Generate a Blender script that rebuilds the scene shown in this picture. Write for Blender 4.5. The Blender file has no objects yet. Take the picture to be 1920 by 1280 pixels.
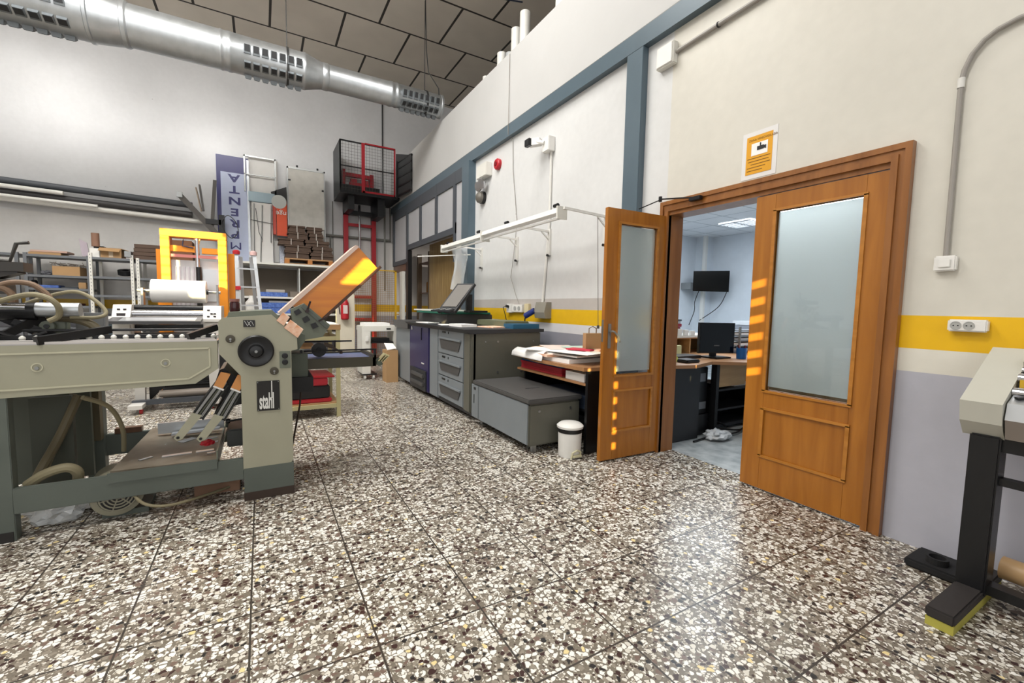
import bpy, bmesh, math, random
from mathutils import Vector, Matrix
random.seed(7)
S=bpy.context.scene; C=S.collection; D=bpy.data
# ---------------- camera
Yc=Vector((489-960,567-640,813)).normalized(); Xc=Vector((2370-960,604-640,813)); Xc=(Xc-Yc*Xc.dot(Yc)).normalized(); Zc=Xc.cross(Yc)
if Zc.y>0: Zc=-Zc
# rows: camera right / down / forward expressed in world axes
right=Vector((Xc.x,Yc.x,Zc.x)); down=Vector((Xc.y,Yc.y,Zc.y)); fwd=Vector((Xc.z,Yc.z,Zc.z))
cam=D.objects.new('camera',D.cameras.new('camera')); C.objects.link(cam)
cam.matrix_world=Matrix(((right.x,-down.x,-fwd.x,0),(right.y,-down.y,-fwd.y,0),(right.z,-down.z,-fwd.z,1.2),(0,0,0,1)))
cam.data.sensor_width=36; cam.data.lens=813/1920*36; cam.data.clip_start=.05; cam.data.clip_end=60
S.camera=cam
# ---------------- view, world, sun, area lights
S.view_settings.view_transform='Standard'; S.view_settings.look='None'; S.view_settings.gamma=1; S.view_settings.use_curve_mapping=False
S.view_settings.exposure=-0.06
w=D.worlds.new('world'); S.world=w; w.use_nodes=True
w.node_tree.nodes['Background'].inputs[0].default_value=(.75,.85,1,1); w.node_tree.nodes['Background'].inputs[1].default_value=1.0
def lamp(name,kind,loc,energy,col=(1,1,1),rot=(0,0,0),size=(1,1),**k):
    l=D.lights.new(name,kind); l.energy=energy; l.color=col
    if kind=='AREA': l.shape='RECTANGLE'; l.size,l.size_y=size
    for a,b in k.items(): setattr(l,a,b)
    o=D.objects.new(name,l); C.objects.link(o); o.location=loc; o.rotation_euler=rot; return o
SUN=Vector((.52,.83,-.205)).normalized()
sun=lamp('sun_light','SUN',(-4,-6,6),22,(1,.80,.36),angle=math.radians(.18)); sun.rotation_euler=SUN.to_track_quat('-Z','Y').to_euler()
PI=math.pi
# area light added inside the closed front wall as daylight, then hall lights
lamp('daylight_fill_light','AREA',(-2.0,-2.8,2.6),150,(.97,.98,1),(PI/2,0,0),(9,3.6))
for x,y,e,t in ((-4.5,2,150,0),(-1.0,1.2,165,0),(1.0,4.2,130,0),(-1.2,4.6,300,.6),(-4.2,5.6,165,.45),(-3.9,8.5,80,0)):  # unseen high lamps; the tilted ones are added to brighten the back
    lamp('hall_lamp_fill_light','AREA',(x,y,6.1),e,(1,.985,.95),(t,0,0),(1.5,1.5))
lamp('office_lamp_light','AREA',(5.4,3.6,2.72),190,(.84,.93,1),(0,0,0),(3.2,3.2))
lamp('store_fill_light','AREA',(4.4,8.6,2.9),60,(1,.9,.8),(0,0,0),(1,1))  # added fill light that brightens the store room

# ---------------- materials
def lin(h):
    h=h.lstrip('#'); c=[int(h[i:i+2],16)/255 for i in (0,2,4)]
    return tuple(v/12.92 if v<=.04045 else ((v+.055)/1.055)**2.4 for v in c)+(1,)
class N:
    def __init__(s,m): s.t=m.node_tree; s.n=s.t.nodes; s.b=s.n['Principled BSDF']
    def a(s,typ,**k):
        n=s.n.new(typ)
        for q,v in k.items(): setattr(n,q,v)
        return n
    def l(s,o,i): s.t.links.new(o,i)
    def math(s,op,a,b=None,c=None,clamp=False):
        n=s.a('ShaderNodeMath',operation=op,use_clamp=clamp)
        for i,v in enumerate((a,b,c)):
            if v is None: continue
            if isinstance(v,(int,float)): n.inputs[i].default_value=v
            else: s.l(v,n.inputs[i])
        return n.outputs[0]
    def mix(s,f,a,b):
        n=s.a('ShaderNodeMix',data_type='RGBA')
        for i,v in ((0,f),(6,a),(7,b)):
            if isinstance(v,(int,float)): n.inputs[i].default_value=v
            elif isinstance(v,tuple): n.inputs[i].default_value=v
            else: s.l(v,n.inputs[i])
        return n.outputs[2]
    def pos(s): return s.a('ShaderNodeNewGeometry').outputs['Position']
MC={}
def M(name,col=None,r=.5,met=0,var=.06,sc=6,bump=0,coat=0,emis=0,tr=0,stretch=None,var2=None,alpha=1,ior=1.45):
    if name in MC: return MC[name]
    m=D.materials.new(name); m.use_nodes=True; k=N(m); b=k.b; c=lin(col)
    tc=k.a('ShaderNodeTexCoord'); no=k.a('ShaderNodeTexNoise'); no.inputs['Scale'].default_value=sc; no.inputs['Detail'].default_value=4
    mp=k.a('ShaderNodeMapping'); k.l(tc.outputs['Object'],mp.inputs[0]); k.l(mp.outputs[0],no.inputs['Vector'])
    if stretch: mp.inputs['Scale'].default_value=stretch
    d=tuple(v*(1-var*2.2) for v in c[:3])+(1,) if not var2 else lin(var2)
    f=k.math('MULTIPLY_ADD',no.outputs[0],3.0,-1.0,clamp=True) if var2 else no.outputs[0]
    k.l(k.mix(f,c,d),b.inputs['Base Color'])
    b.inputs['Roughness'].default_value=r; b.inputs['Metallic'].default_value=met; b.inputs['Coat Weight'].default_value=coat
    b.inputs['Transmission Weight'].default_value=tr; b.inputs['Alpha'].default_value=alpha; b.inputs['IOR'].default_value=ior
    if emis: b.inputs['Emission Color'].default_value=c; b.inputs['Emission Strength'].default_value=emis
    if bump:
        bp=k.a('ShaderNodeBump'); bp.inputs['Strength'].default_value=bump; bp.inputs['Distance'].default_value=.01
        n2=k.a('ShaderNodeTexNoise'); n2.inputs['Scale'].default_value=sc*8; k.l(mp.outputs[0],n2.inputs['Vector']); k.l(n2.outputs[0],bp.inputs['Height']); k.l(bp.outputs[0],b.inputs['Normal'])
    MC[name]=m; return m
def paint_wall(name,bands,r=.45,beige=None,yaxis_beige=0):
    """bands: [(z_top,hex),...] from the floor up; last = rest"""
    m=D.materials.new(name); m.use_nodes=True; k=N(m)
    p=k.pos(); sp=k.a('ShaderNodeSeparateXYZ'); k.l(p,sp.inputs[0]); z=sp.outputs[2]
    no=k.a('ShaderNodeTexNoise'); no.inputs['Scale'].default_value=.9; no.inputs['Detail'].default_value=7; k.l(p,no.inputs['Vector'])
    nf=k.a('ShaderNodeTexNoise'); nf.inputs['Scale'].default_value=14; nf.inputs['Detail'].default_value=3; k.l(p,nf.inputs['Vector'])
    col=lin(bands[-1][1])
    if beige:
        zt=k.math('LESS_THAN',z,beige[0]); yt=k.math('GREATER_THAN',sp.outputs[1],yaxis_beige); col=k.mix(k.math('MULTIPLY',zt,yt),col,lin(beige[1]))
    for zt,h in reversed(bands[:-1]): col=k.mix(k.math('LESS_THAN',z,zt),col,lin(h))
    g=k.math('MULTIPLY_ADD',no.outputs[0],-.35,1.13,clamp=False); g2=k.math('MULTIPLY_ADD',nf.outputs[0],-.1,1.05)
    mu=k.a('ShaderNodeVectorMath',operation='SCALE'); k.l(col,mu.inputs[0]); k.l(k.math('MULTIPLY',g,g2),mu.inputs['Scale']); col=mu.outputs[0]
    # small dark chips and plug holes
    vo=k.a('ShaderNodeTexVoronoi'); vo.inputs['Scale'].default_value=2.3; k.l(p,vo.inputs['Vector'])
    col=k.mix(k.math('MULTIPLY',k.math('LESS_THAN',vo.outputs['Distance'],.018),.7),col,lin('#5a4a40'))
    k.l(col,k.b.inputs['Base Color']); k.b.inputs['Roughness'].default_value=r
    bp=k.a('ShaderNodeBump'); bp.inputs['Strength'].default_value=.12; bp.inputs['Distance'].default_value=.01; k.l(nf.outputs[0],bp.inputs['Height']); k.l(bp.outputs[0],k.b.inputs['Normal'])
    return m
def terrazzo():
    m=D.materials.new('terrazzo'); m.use_nodes=True; k=N(m); p=k.pos()
    n0=k.a('ShaderNodeTexNoise'); n0.inputs['Scale'].default_value=26; k.l(p,n0.inputs['Vector'])
    sb=k.a('ShaderNodeVectorMath',operation='MULTIPLY_ADD'); k.l(n0.outputs['Color'],sb.inputs[0]); sb.inputs[1].default_value=(.018,.018,0); k.l(p,sb.inputs[2]); q=sb.outputs[0]
    def chips(scale,e0,e1,stops):
        v=k.a('ShaderNodeTexVoronoi',voronoi_dimensions='2D'); e=k.a('ShaderNodeTexVoronoi',voronoi_dimensions='2D',feature='DISTANCE_TO_EDGE')
        for t in (v,e): t.inputs['Scale'].default_value=scale; k.l(q,t.inputs['Vector'])
        sc=k.a('ShaderNodeSeparateColor'); k.l(v.outputs['Color'],sc.inputs[0])
        rp=k.a('ShaderNodeValToRGB'); rp.color_ramp.interpolation='CONSTANT'; el=rp.color_ramp.elements
        while len(el)<len(stops): el.new(.5)
        for i,(a,h,al) in enumerate(stops): el[i].position=a; c=lin(h); el[i].color=(c[0],c[1],c[2],al)
        k.l(sc.outputs[0],rp.inputs[0])
        th=k.math('MULTIPLY_ADD',sc.outputs[1],e1,e0); rd=k.math('LESS_THAN',v.outputs['Distance'],k.math('MULTIPLY_ADD',sc.outputs[1],-.16,.62))
        mk=k.math('MULTIPLY',k.math('GREATER_THAN',e.outputs['Distance'],th),k.math('MULTIPLY',rd,rp.outputs['Alpha']))
        return rp.outputs['Color'],mk
    nl=k.a('ShaderNodeTexNoise'); nl.inputs['Scale'].default_value=120; k.l(p,nl.inputs['Vector'])
    base=k.mix(nl.outputs[0],lin('#80776a'),lin('#5a5246'))
    c2,m2=chips(105,.07,.1,[(0,'#d4d0c6',1),(.30,'#a89e8f',1),(.45,'#3c2b26',1),(.55,'#8c8478',0)])
    c1,m1=chips(50,.05,.11,[(0,'#e2dfd7',1),(.30,'#cbc6ba',1),(.40,'#d9c48e',1),(.412,'#3a2622',1),(.50,'#262322',1),(.56,'#6d5a50',1),(.61,'#867d70',1),(.72,'#888888',0)])
    col=k.mix(m2,base,c2); col=k.mix(m1,col,c1)
    sp=k.a('ShaderNodeSeparateXYZ'); k.l(p,sp.inputs[0])
    def joint(o,off):
        f=k.math('FRACT',k.math('MULTIPLY',k.math('ADD',o,off+20*.397),1/.397)); return k.math('MAXIMUM',k.math('LESS_THAN',f,.009),k.math('GREATER_THAN',f,.991))
    j=k.math('MAXIMUM',joint(sp.outputs[0],.06),joint(sp.outputs[1],.115))
    col=k.mix(j,col,lin('#3b352f'))
    nb=k.a('ShaderNodeTexNoise'); nb.inputs['Scale'].default_value=1.3; nb.inputs['Detail'].default_value=5; k.l(p,nb.inputs['Vector'])
    mu=k.a('ShaderNodeVectorMath',operation='SCALE'); k.l(col,mu.inputs[0]); k.l(k.math('MULTIPLY_ADD',nb.outputs[0],-.5,1.22),mu.inputs['Scale'])
    k.l(mu.outputs[0],k.b.inputs['Base Color'])
    k.l(k.math('MULTIPLY_ADD',nb.outputs[0],.3,.13),k.b.inputs['Roughness']); k.b.inputs['Specular IOR Level'].default_value=.42
    return m
def wood(name,c1,c2,axis=2,r=.35,sc=9,plank=0):
    m=D.materials.new(name); m.use_nodes=True; k=N(m); tc=k.a('ShaderNodeTexCoord'); mp=k.a('ShaderNodeMapping'); k.l(tc.outputs['Object'],mp.inputs[0])
    s=[sc,sc,sc]; s[axis]=sc*.09; mp.inputs['Scale'].default_value=s
    n1=k.a('ShaderNodeTexNoise'); n1.inputs['Scale'].default_value=2; n1.inputs['Detail'].default_value=8; n1.inputs['Distortion'].default_value=.6; k.l(mp.outputs[0],n1.inputs['Vector'])
    f=k.math('MULTIPLY_ADD',n1.outputs[0],2.2,-.6,clamp=True); col=k.mix(f,lin(c1),lin(c2))
    if plank:
        sp=k.a('ShaderNodeSeparateXYZ'); k.l(tc.outputs['Object'],sp.inputs[0]); fr=k.math('FRACT',k.math('MULTIPLY',k.math('ADD',sp.outputs[1],sp.outputs[0]),1/plank)); col=k.mix(k.math('LESS_THAN',fr,.06),col,lin('#6b4a20'))
    k.l(col,k.b.inputs['Base Color']); k.b.inputs['Roughness'].default_value=r; k.b.inputs['Coat Weight'].default_value=.15
    return m
def brick(name,c1,c2,mortar,bw,rh,msz,offx=0,offy=0,off=.5,r=.8,var=1):
    m=D.materials.new(name); m.use_nodes=True; k=N(m); mp=k.a('ShaderNodeMapping'); k.l(k.pos(),mp.inputs[0]); mp.inputs['Location'].default_value=(offx,offy,0)
    b=k.a('ShaderNodeTexBrick'); b.offset=off; k.l(mp.outputs[0],b.inputs['Vector'])
    for q,v in (('Color1',lin(c1)),('Color2',lin(c2)),('Mortar',lin(mortar)),('Scale',1),('Mortar Size',msz),('Brick Width',bw),('Row Height',rh)): b.inputs[q].default_value=v
    n=k.a('ShaderNodeTexNoise'); n.inputs['Scale'].default_value=1.5; n.inputs['Detail'].default_value=6; k.l(k.pos(),n.inputs['Vector'])
    mu=k.a('ShaderNodeVectorMath',operation='SCALE'); k.l(b.outputs['Color'],mu.inputs[0]); k.l(k.math('MULTIPLY_ADD',n.outputs[0],-.3,1.15),mu.inputs['Scale'])
    k.l(mu.outputs[0],k.b.inputs['Base Color']); k.b.inputs['Roughness'].default_value=r; return m

# ---------------- mesh helpers
class MB:
    def __init__(s): s.b=bmesh.new()
    def _m(s,vs,fs):
        vv=[s.b.verts.new(v) for v in vs]
        for f in fs:
            try: s.b.faces.new([vv[i] for i in f])
            except ValueError: pass
        return s
    def box(s,x0,x1,y0,y1,z0,z1,bev=0):
        if bev:
            g=bmesh.new(); bmesh.ops.create_cube(g,size=1)
            bmesh.ops.scale(g,vec=(abs(x1-x0),abs(y1-y0),abs(z1-z0)),verts=g.verts); bmesh.ops.translate(g,vec=((x0+x1)/2,(y0+y1)/2,(z0+z1)/2),verts=g.verts)
            bmesh.ops.bevel(g,geom=list(g.edges),offset=min(bev,.45*min(abs(x1-x0),abs(y1-y0),abs(z1-z0))),segments=2,affect='EDGES')
            g.verts.index_update(); return s._m([v.co.copy() for v in g.verts],[[v.index for v in f.verts] for f in g.faces])
        return s._m([(x0,y0,z0),(x1,y0,z0),(x1,y1,z0),(x0,y1,z0),(x0,y0,z1),(x1,y0,z1),(x1,y1,z1),(x0,y1,z1)],[(0,3,2,1),(4,5,6,7),(0,1,5,4),(1,2,6,5),(2,3,7,6),(3,0,4,7)])
    def prism(s,poly,ax,a0,a1):
        """poly in the two other axes (x,z for ax=y; y,z for ax=x; x,y for ax=z)"""
        f={'y':lambda p,a:(p[0],a,p[1]),'x':lambda p,a:(a,p[0],p[1]),'z':lambda p,a:(p[0],p[1],a)}[ax]; n=len(poly)
        return s._m([f(p,a0) for p in poly]+[f(p,a1) for p in poly],[tuple(range(n)),tuple(range(2*n-1,n-1,-1))]+[(i,(i+1)%n,n+(i+1)%n,n+i) for i in range(n)])
    def cyl(s,p0,p1,r,r1=None,seg=20,cap=True):
        return s.tube([p0,p1],[r,r if r1 is None else r1],seg,cap)
    def tube(s,pts,r,seg=8,cap=True):
        pts=[Vector(p) for p in pts]; n=len(pts); rr=r if isinstance(r,(list,tuple)) else [r]*n; vs=[]; fs=[]
        t0=(pts[1]-pts[0]).normalized(); u=t0.orthogonal().normalized()
        for i,p in enumerate(pts):
            t=(pts[min(i+1,n-1)]-pts[max(i-1,0)])
            t=t.normalized() if t.length>1e-9 else t0
            u=(u-t*u.dot(t)); u=u.normalized() if u.length>1e-6 else t.orthogonal().normalized(); w_=t.cross(u)
            for j in range(seg): a=2*PI*j/seg; vs.append(p+(u*math.cos(a)+w_*math.sin(a))*rr[i])
        for i in range(n-1):
            for j in range(seg): a=i*seg+j; b_=i*seg+(j+1)%seg; fs.append((a,b_,b_+seg,a+seg))
        if cap: fs.append(tuple(range(seg-1,-1,-1))); fs.append(tuple(range((n-1)*seg,n*seg)))
        return s._m(vs,fs)
    def ring(s,c,axis,ro,ri,h,seg=24):
        """flat ring / washer of outer ro, inner ri, height h along axis"""
        c=Vector(c); t=Vector(axis).normalized(); u=t.orthogonal().normalized(); w_=t.cross(u); vs=[]; fs=[]
        for (rad,hh) in ((ro,0),(ro,h),(ri,h),(ri,0)):
            for j in range(seg): a=2*PI*j/seg; vs.append(c+t*hh+(u*math.cos(a)+w_*math.sin(a))*rad)
        for i in range(4):
            for j in range(seg): fs.append((i*seg+j,i*seg+(j+1)%seg,((i+1)%4)*seg+(j+1)%seg,((i+1)%4)*seg+j))
        return s._m(vs,fs)
    def lathe(s,prof,c,axis=(0,0,1),seg=24,a0=0,a1=2*PI,flat=1):
        """prof [(r,h)]"""
        c=Vector(c); t=Vector(axis).normalized(); u=t.orthogonal().normalized() if abs(t.z)<.9 else Vector((1,0,0)); w_=t.cross(u); n=len(prof); vs=[]; fs=[]
        for (r,h) in prof:
            for j in range(seg): a=2*PI*j/seg; vs.append(c+t*h+(u*math.cos(a)*flat+w_*math.sin(a))*r)
        for i in range(n-1):
            for j in range(seg): fs.append((i*seg+j,i*seg+(j+1)%seg,(i+1)*seg+(j+1)%seg,(i+1)*seg+j))
        fs.append(tuple(range(seg-1,-1,-1))); fs.append(tuple(range((n-1)*seg,n*seg))); return s._m(vs,fs)
    def slab(s,a,b_,c,d,t=.01,n=None):
        """quad of 4 points given thickness t along its normal"""
        a,b_,c,d=[Vector(v) for v in (a,b_,c,d)]; nn=(b_-a).cross(d-a).normalized()*t
        vs=[a,b_,c,d,a+nn,b_+nn,c+nn,d+nn]; return s._m(vs,[(3,2,1,0),(4,5,6,7),(0,1,5,4),(1,2,6,5),(2,3,7,6),(3,0,4,7)])
    def bar(s,p0,p1,w_,h,up=(0,0,1)):
        p0,p1=Vector(p0),Vector(p1); t=(p1-p0).normalized(); sd=t.cross(Vector(up)); sd=sd.normalized() if sd.length>1e-5 else Vector((1,0,0)); u=sd.cross(t).normalized()
        vs=[p+sd*i*w_/2+u*j*h/2 for p in (p0,p1) for i,j in ((-1,-1),(1,-1),(1,1),(-1,1))]
        return s._m(vs,[(3,2,1,0),(4,5,6,7),(0,1,5,4),(1,2,6,5),(2,3,7,6),(3,0,4,7)])
    def crumple(s,c,sx,sy,sz,seed=0,amp=.25):
        rnd=random.Random(seed); g=bmesh.new(); bmesh.ops.create_icosphere(g,subdivisions=3,radius=1)
        for v in g.verts: v.co*=1+rnd.uniform(-amp,amp)
        for v in g.verts: v.co=Vector((c[0]+v.co.x*sx,c[1]+v.co.y*sy,max(c[2]+v.co.z*sz,c[2]-sz*.8)))
        g.verts.index_update(); return s._m([v.co.copy() for v in g.verts],[[v.index for v in f.verts] for f in g.faces])
    def ob(s,name,mat,parent=None,smooth=False,loc=None):
        bmesh.ops.recalc_face_normals(s.b,faces=s.b.faces)
        me=D.meshes.new(name); s.b.to_mesh(me); s.b.free(); me.materials.append(mat)
        xs=[v.co for v in me.vertices]
        if smooth:
            for p in me.polygons: p.use_smooth=True
            bb=bmesh.new(); bb.from_mesh(me)
            for e in bb.edges:
                if len(e.link_faces)==2 and e.calc_face_angle(0)>math.radians(35): e.smooth=False
            bb.to_mesh(me); bb.free()
        o=D.objects.new(name,me); C.objects.link(o)
        if parent is not None:
            L=world_loc(parent); me.transform(Matrix.Translation(-L)); o.parent=parent
        else:
            L=Vector(((min(v.x for v in xs)+max(v.x for v in xs))/2,(min(v.y for v in xs)+max(v.y for v in xs))/2,min(v.z for v in xs))); me.transform(Matrix.Translation(-L)); o.location=L
        return o
def world_loc(o):
    L=Vector((0,0,0))
    while o is not None: L=L+o.location; o=o.parent
    return L
def tag(o,label,cat,group=None,kind=None):
    o['label']=label; o['category']=cat
    if group: o['group']=group
    if kind: o['kind']=kind
    return o
def T(name,label,cat,loc,group=None):
    o=D.objects.new(name,None); C.objects.link(o); o.location=loc; o.empty_display_size=.1; return tag(o,label,cat,group)
def struct(o): o['kind']='structure'; return o
def copy_tree(o,parent=None):
    c=o.copy(); C.objects.link(c); c.parent=parent
    for ch in list(o.children): copy_tree(ch,c)
    return c
def text(parent,name,s_,mat,org,rt,up,size,sx=1,ext=.002,align='LEFT',sp=1,off=0):
    cu=D.curves.new('t','FONT'); cu.body=s_; cu.size=size; cu.extrude=ext; cu.align_x=align; cu.space_character=sp; cu.offset=off
    o=D.objects.new('t',cu); C.objects.link(o); bpy.context.view_layer.update()
    me=D.meshes.new_from_object(o.evaluated_get(bpy.context.evaluated_depsgraph_get())); D.objects.remove(o)
    rt=Vector(rt).normalized(); up=Vector(up).normalized(); n=rt.cross(up)
    mt=Matrix(((rt.x*sx,up.x,n.x,org[0]),(rt.y*sx,up.y,n.y,org[1]),(rt.z*sx,up.z,n.z,org[2]),(0,0,0,1)))
    me.transform(mt); me.transform(Matrix.Translation(-world_loc(parent))); me.materials.clear(); me.materials.append(mat)
    o=D.objects.new(name,me); C.objects.link(o); o.parent=parent; return o

# material palette
m_orange=wood('orange_wood','#aa6c22','#8f5512',2); m_orangeh=wood('orange_wood_h','#aa6c22','#8f5512',1); m_orangex=wood('orange_wood_x','#b87a30','#9c6218',0)
m_board=wood('board_orange','#d48414','#bd680c',0); m_trimw=wood('casing_wood','#96602c','#7a4814',2); m_beech=wood('beech','#c09a68','#a98352',0,.45); m_desk=wood('desk_top','#a87a52','#946a45',0,.45)
m_brown=wood('brown_wood','#6b4a33','#523522',1); m_ply=wood('ply','#b08a60','#9a744c',0,.7); m_slat=wood('oak_slats','#a9905e','#84693e',2,.5,14,.14)
blue=M('steel_blue_paint','#55656f',.35,.1); dgrey=M('dark_grey_frame','#4a4e54',.45); green=M('machine_green','#6c7264',.4); cream=M('machine_cream','#a09e8a',.38); dgreen=M('machine_dark_green','#4f564a',.45)
gm=M('machine_grey','#5f665f',.5,0,.15,5); black=M('black_plastic','#141416',.35); rub=M('black_rubber','#1a1a1c',.8); blackm=M('black_metal','#1b1b1d',.4,.3)
chrome=M('chrome','#c8c8cc',.18,1); steel=M('steel','#9a9b9a',.35,.9); galv=M('galvanised','#c6cacd',.38,.85,.18,9); alu=M('aluminium','#c9cccf',.35,.8)
white=M('white_plastic','#e6e4df',.4); whitem=M('white_metal','#dcdad2',.4); paper=M('paper','#f1efec',.8,0,.02); peach=M('peach_paper','#e0a078',.8,0,.1,20,var2='#f1d8c4'); red=M('red_paint','#a01a26',.4); redp=M('red_plastic','#b3222c',.4)
pg=M('press_grey','#7d8387',.42); pgs=M('press_side_grey','#605f55',.5); pgd=M('press_dark','#4d4c4b',.5); pgt=M('press_trim','#303134',.5); purple=M('press_purple','#2f2a56',.35)
card=M('cardboard','#b08c62',.8,0,.08,8); dcard=M('dark_cardboard','#5d4b40',.85,0,.1,8); glass=M('clear_glass','#f4f8f8',.02,0,0,1,tr=1); hose=M('old_hose','#8d8468',.6,0,.15,8); hosed=M('dark_hose','#5f5640',.6)
yel=M('yellow_paint','#e08a1c',.45); yelp=M('mesh_yellow','#c9a028',.5); creamt=M('cream_frame','#b5ac82',.45); shelfg=M('shelf_grey','#6f7276',.45,.3); shelfl=M('shelf_light','#c6c8c6',.5,.2); film=M('plastic_film','#e8ecee',.25,0,.05,8,.3,alpha=.45)
bluep=M('blue_paper','#3c58a0',.6,0,.1,30,var2='#5f7fc4'); pvc=M('white_pvc','#dedcd6',.4); grp=M('grey_pvc','#98938c',.45); lampe=M('office_lamp_glow','#f2f8ff',.4,emis=1.6)
frost=M('frosted_film','#eef2f0',.65,0,.02,3,tr=.55,ior=1.2)
oprint=M('orange_print','#e0a01c',.6)

# ================= SETTING
W=2.917
f=struct(MB().box(-8,3.05,-3.2,11.3,-.1,0).ob('floor',terrazzo()))
f=struct(MB().box(3.05,8.7,-1.2,6.5,-.1,-.002).ob('floor',M('office_floor','#8e9496',.45,0,.2,9,var2='#b4b8b8')))
struct(MB().box(3.05,6.2,6.5,11.3,-.1,-.001).ob('floor',MC['office_floor']))
struct(MB().box(-8,6.2,-3.2,11.3,6.4,6.5).ob('ceiling',brick('ceiling_panels','#cfc6ba','#d6cec2','#332e2b',1.17,1.2,.022,.325,-8.63+12)))
oc=struct(MB().box(3.04,8.6,-1.2,6.35,2.8,2.86).ob('ceiling',brick('office_ceiling_tiles','#dcdee2','#dfe1e4','#9aa0a4',.6,.6,.01,.45,.12,0)))
mwb=paint_wall('back_wall_paint',[(.93,'#9a9ba4'),(1.03,'#e2e0da'),(1.2,'#d8aa14'),(2.75,'#c4c2bf'),(9,'#c6c6c7')],.32)
struct(MB().box(-8,6.2,11.15,11.3,0,6.4).ob('wall_back',mwb))
struct(MB().box(-8.1,-8,-3.2,11.3,0,6.4).ob('wall_left',M('side_wall_paint','#d8d6d2',.6)))
mwr=paint_wall('right_wall_paint',[(.91,'#b3b3bd'),(1.03,'#dcd8cc'),(1.2,'#e6b408'),(9,'#cfcbc0')],.4)
mwl=paint_wall('left_wall_paint',[(.93,'#8b8c96'),(1.03,'#cfcfd2'),(1.19,'#d9ae12'),(9,'#d0d0cf')],.4,(1.31,'#b5afaa'),2.0)
struct(MB().box(W,3.04,-3.2,.985,0,3.43).box(W,3.04,.985,2.535,2.055,3.43).ob('wall_right',mwr))
struct(MB().box(W,3.04,2.535,6.3,0,3.43).ob('wall_right',mwl))
struct(MB().box(2.865,3.04,-3.2,11.15,3.58,4.49).ob('wall_right',M('upper_wall_paint','#bebdbb',.6,0,.05,2,bump=.1)))
struct(MB().box(3.04,6.2,6.5,11.15,3.43,3.58).box(3.04,6.2,-3.2,6.5,3.43,3.58).ob('ceiling',M('mezzanine_deck','#6f6a63',.8)))
struct(MB().box(6.1,6.2,6.5,11.15,0,6.4).box(6.1,6.2,-3.2,6.5,3.58,6.4).ob('wall_right',MC['side_wall_paint']))
owl=M('office_wall_paint','#dde3ea',.6)
struct(MB().box(3.04,8.6,6.35,6.5,0,3.43).ob('wall_back',owl)); struct(MB().box(8.55,8.7,-1.2,6.5,0,3.43).ob('wall_right',owl)); struct(MB().box(3.04,8.6,-1.3,-1.2,0,3.43).ob('wall_front',owl))
struct(MB().box(8.3,8.55,6.1,6.35,0,2.8).ob('trim_1',owl))
# front wall behind the camera: roller shutter whose slots are shaped and placed to throw the wanted sun patches
holes=[]
def hole(t,hw,hh):
    t=Vector(t); k=(t.y+3.2)/SUN.y; p=t-SUN*k; holes.append((p.x-hw,p.x+hw,p.z-hh,p.z+hh))
for i in range(8): hole((2.40,2.5,.12+.122*i),.02,.026)
for i in range(6): hole((W-.03,1.705,.80+.118*i),.032,.024)
for i in range(8): hole((-.97,6.6,1.24+.108*i),.06,.046); hole((-.39,6.6,1.20+.108*i),.085,.046)
hole((-.68,6.6,2.02),.28,.06)
for i in range(9): hole((.575+.0185*i,3.3,1.355+.0205*i),.075,.0102)
hole((2.3,2.7,.70),.012,.02)
b=MB(); X=sorted({-8.0,6.2}|{h[0] for h in holes}|{h[1] for h in holes}); Z=sorted({0.0,6.4}|{h[2] for h in holes}|{h[3] for h in holes})
vid={}
def vv(i,j):
    if (i,j) not in vid: vid[(i,j)]=b.b.verts.new((X[i],-3.2,Z[j]))
    return vid[(i,j)]
for i in range(len(X)-1):
    for j in range(len(Z)-1):
        cx=(X[i]+X[i+1])/2; cz=(Z[j]+Z[j+1])/2
        if any(h[0]<cx<h[1] and h[2]<cz<h[3] for h in holes): continue
        b.b.faces.new((vv(i,j),vv(i+1,j),vv(i+1,j+1),vv(i,j+1)))
struct(b.ob('wall_front',M('shutter_paint','#bdbdbb',.6)))

# steel beam and columns
tag(MB().box(2.85,W,-3.2,11.15,3.43,3.58).ob('steel_beam',blue),'long blue-grey painted steel beam running along the top of the right wall','beam')
struct(MB().box(2.86,2.87,-3.2,11.15,3.58,3.595).ob('trim_2',M('beam_lip','#7b7a74',.6)))
tag(MB().box(2.85,W,2.80,2.99,0,3.43,.004).ob('steel_column',blue),'blue-grey steel column rising behind the open glazed door','column','steel columns of the right wall')
tag(MB().box(2.80,3.05,6.25,6.52,0,3.43,.004).ob('steel_column',blue),'blue-grey steel column beside the row of grey panels, far from the door','column','steel columns of the right wall')

# ---------------- panelled partition on the far right
pn=T('glazed_partition','dark grey framed partition with five pale panels under the beam','partition',(2.87,8.6,2.2))
panm=M('pale_panel','#b5b5b8',.35,0,.06,3)
def gp(y0,y1,z0,z1): MB().box(2.865,2.885,y0,y1,z0,z1).ob('panel',panm,pn)
gp(9.72,10.72,2.25,3.22)
for a,c in ((8.78,9.6),(7.86,8.68),(6.99,7.76)): gp(a,c,2.53,3.24)
gp(6.58,6.88,2.0,3.26)
fr=MB()
for y in (10.8,9.66,8.73,7.81,6.93,6.55): fr.box(2.838,2.902,y-.05,y+.05,2.17 if y>9.5 else 2.42,3.43)
fr.box(2.84,2.90,9.7,10.85,2.14,2.24).box(2.84,2.90,6.9,9.7,2.42,2.53).box(2.84,2.90,6.55,10.85,3.22,3.428).box(2.84,2.9,6.5,6.56,2.0,2.6).box(2.84,2.9,6.88,6.96,2.0,2.6).box(2.84,2.9,6.5,6.96,1.95,2.02)
fr.ob('frame',dgrey,pn)
tag(MB().box(2.84,2.93,9.56,9.72,0,2.42).ob('door_post',black),'black upright post below the pale panels, at the store-room opening','post')
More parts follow.
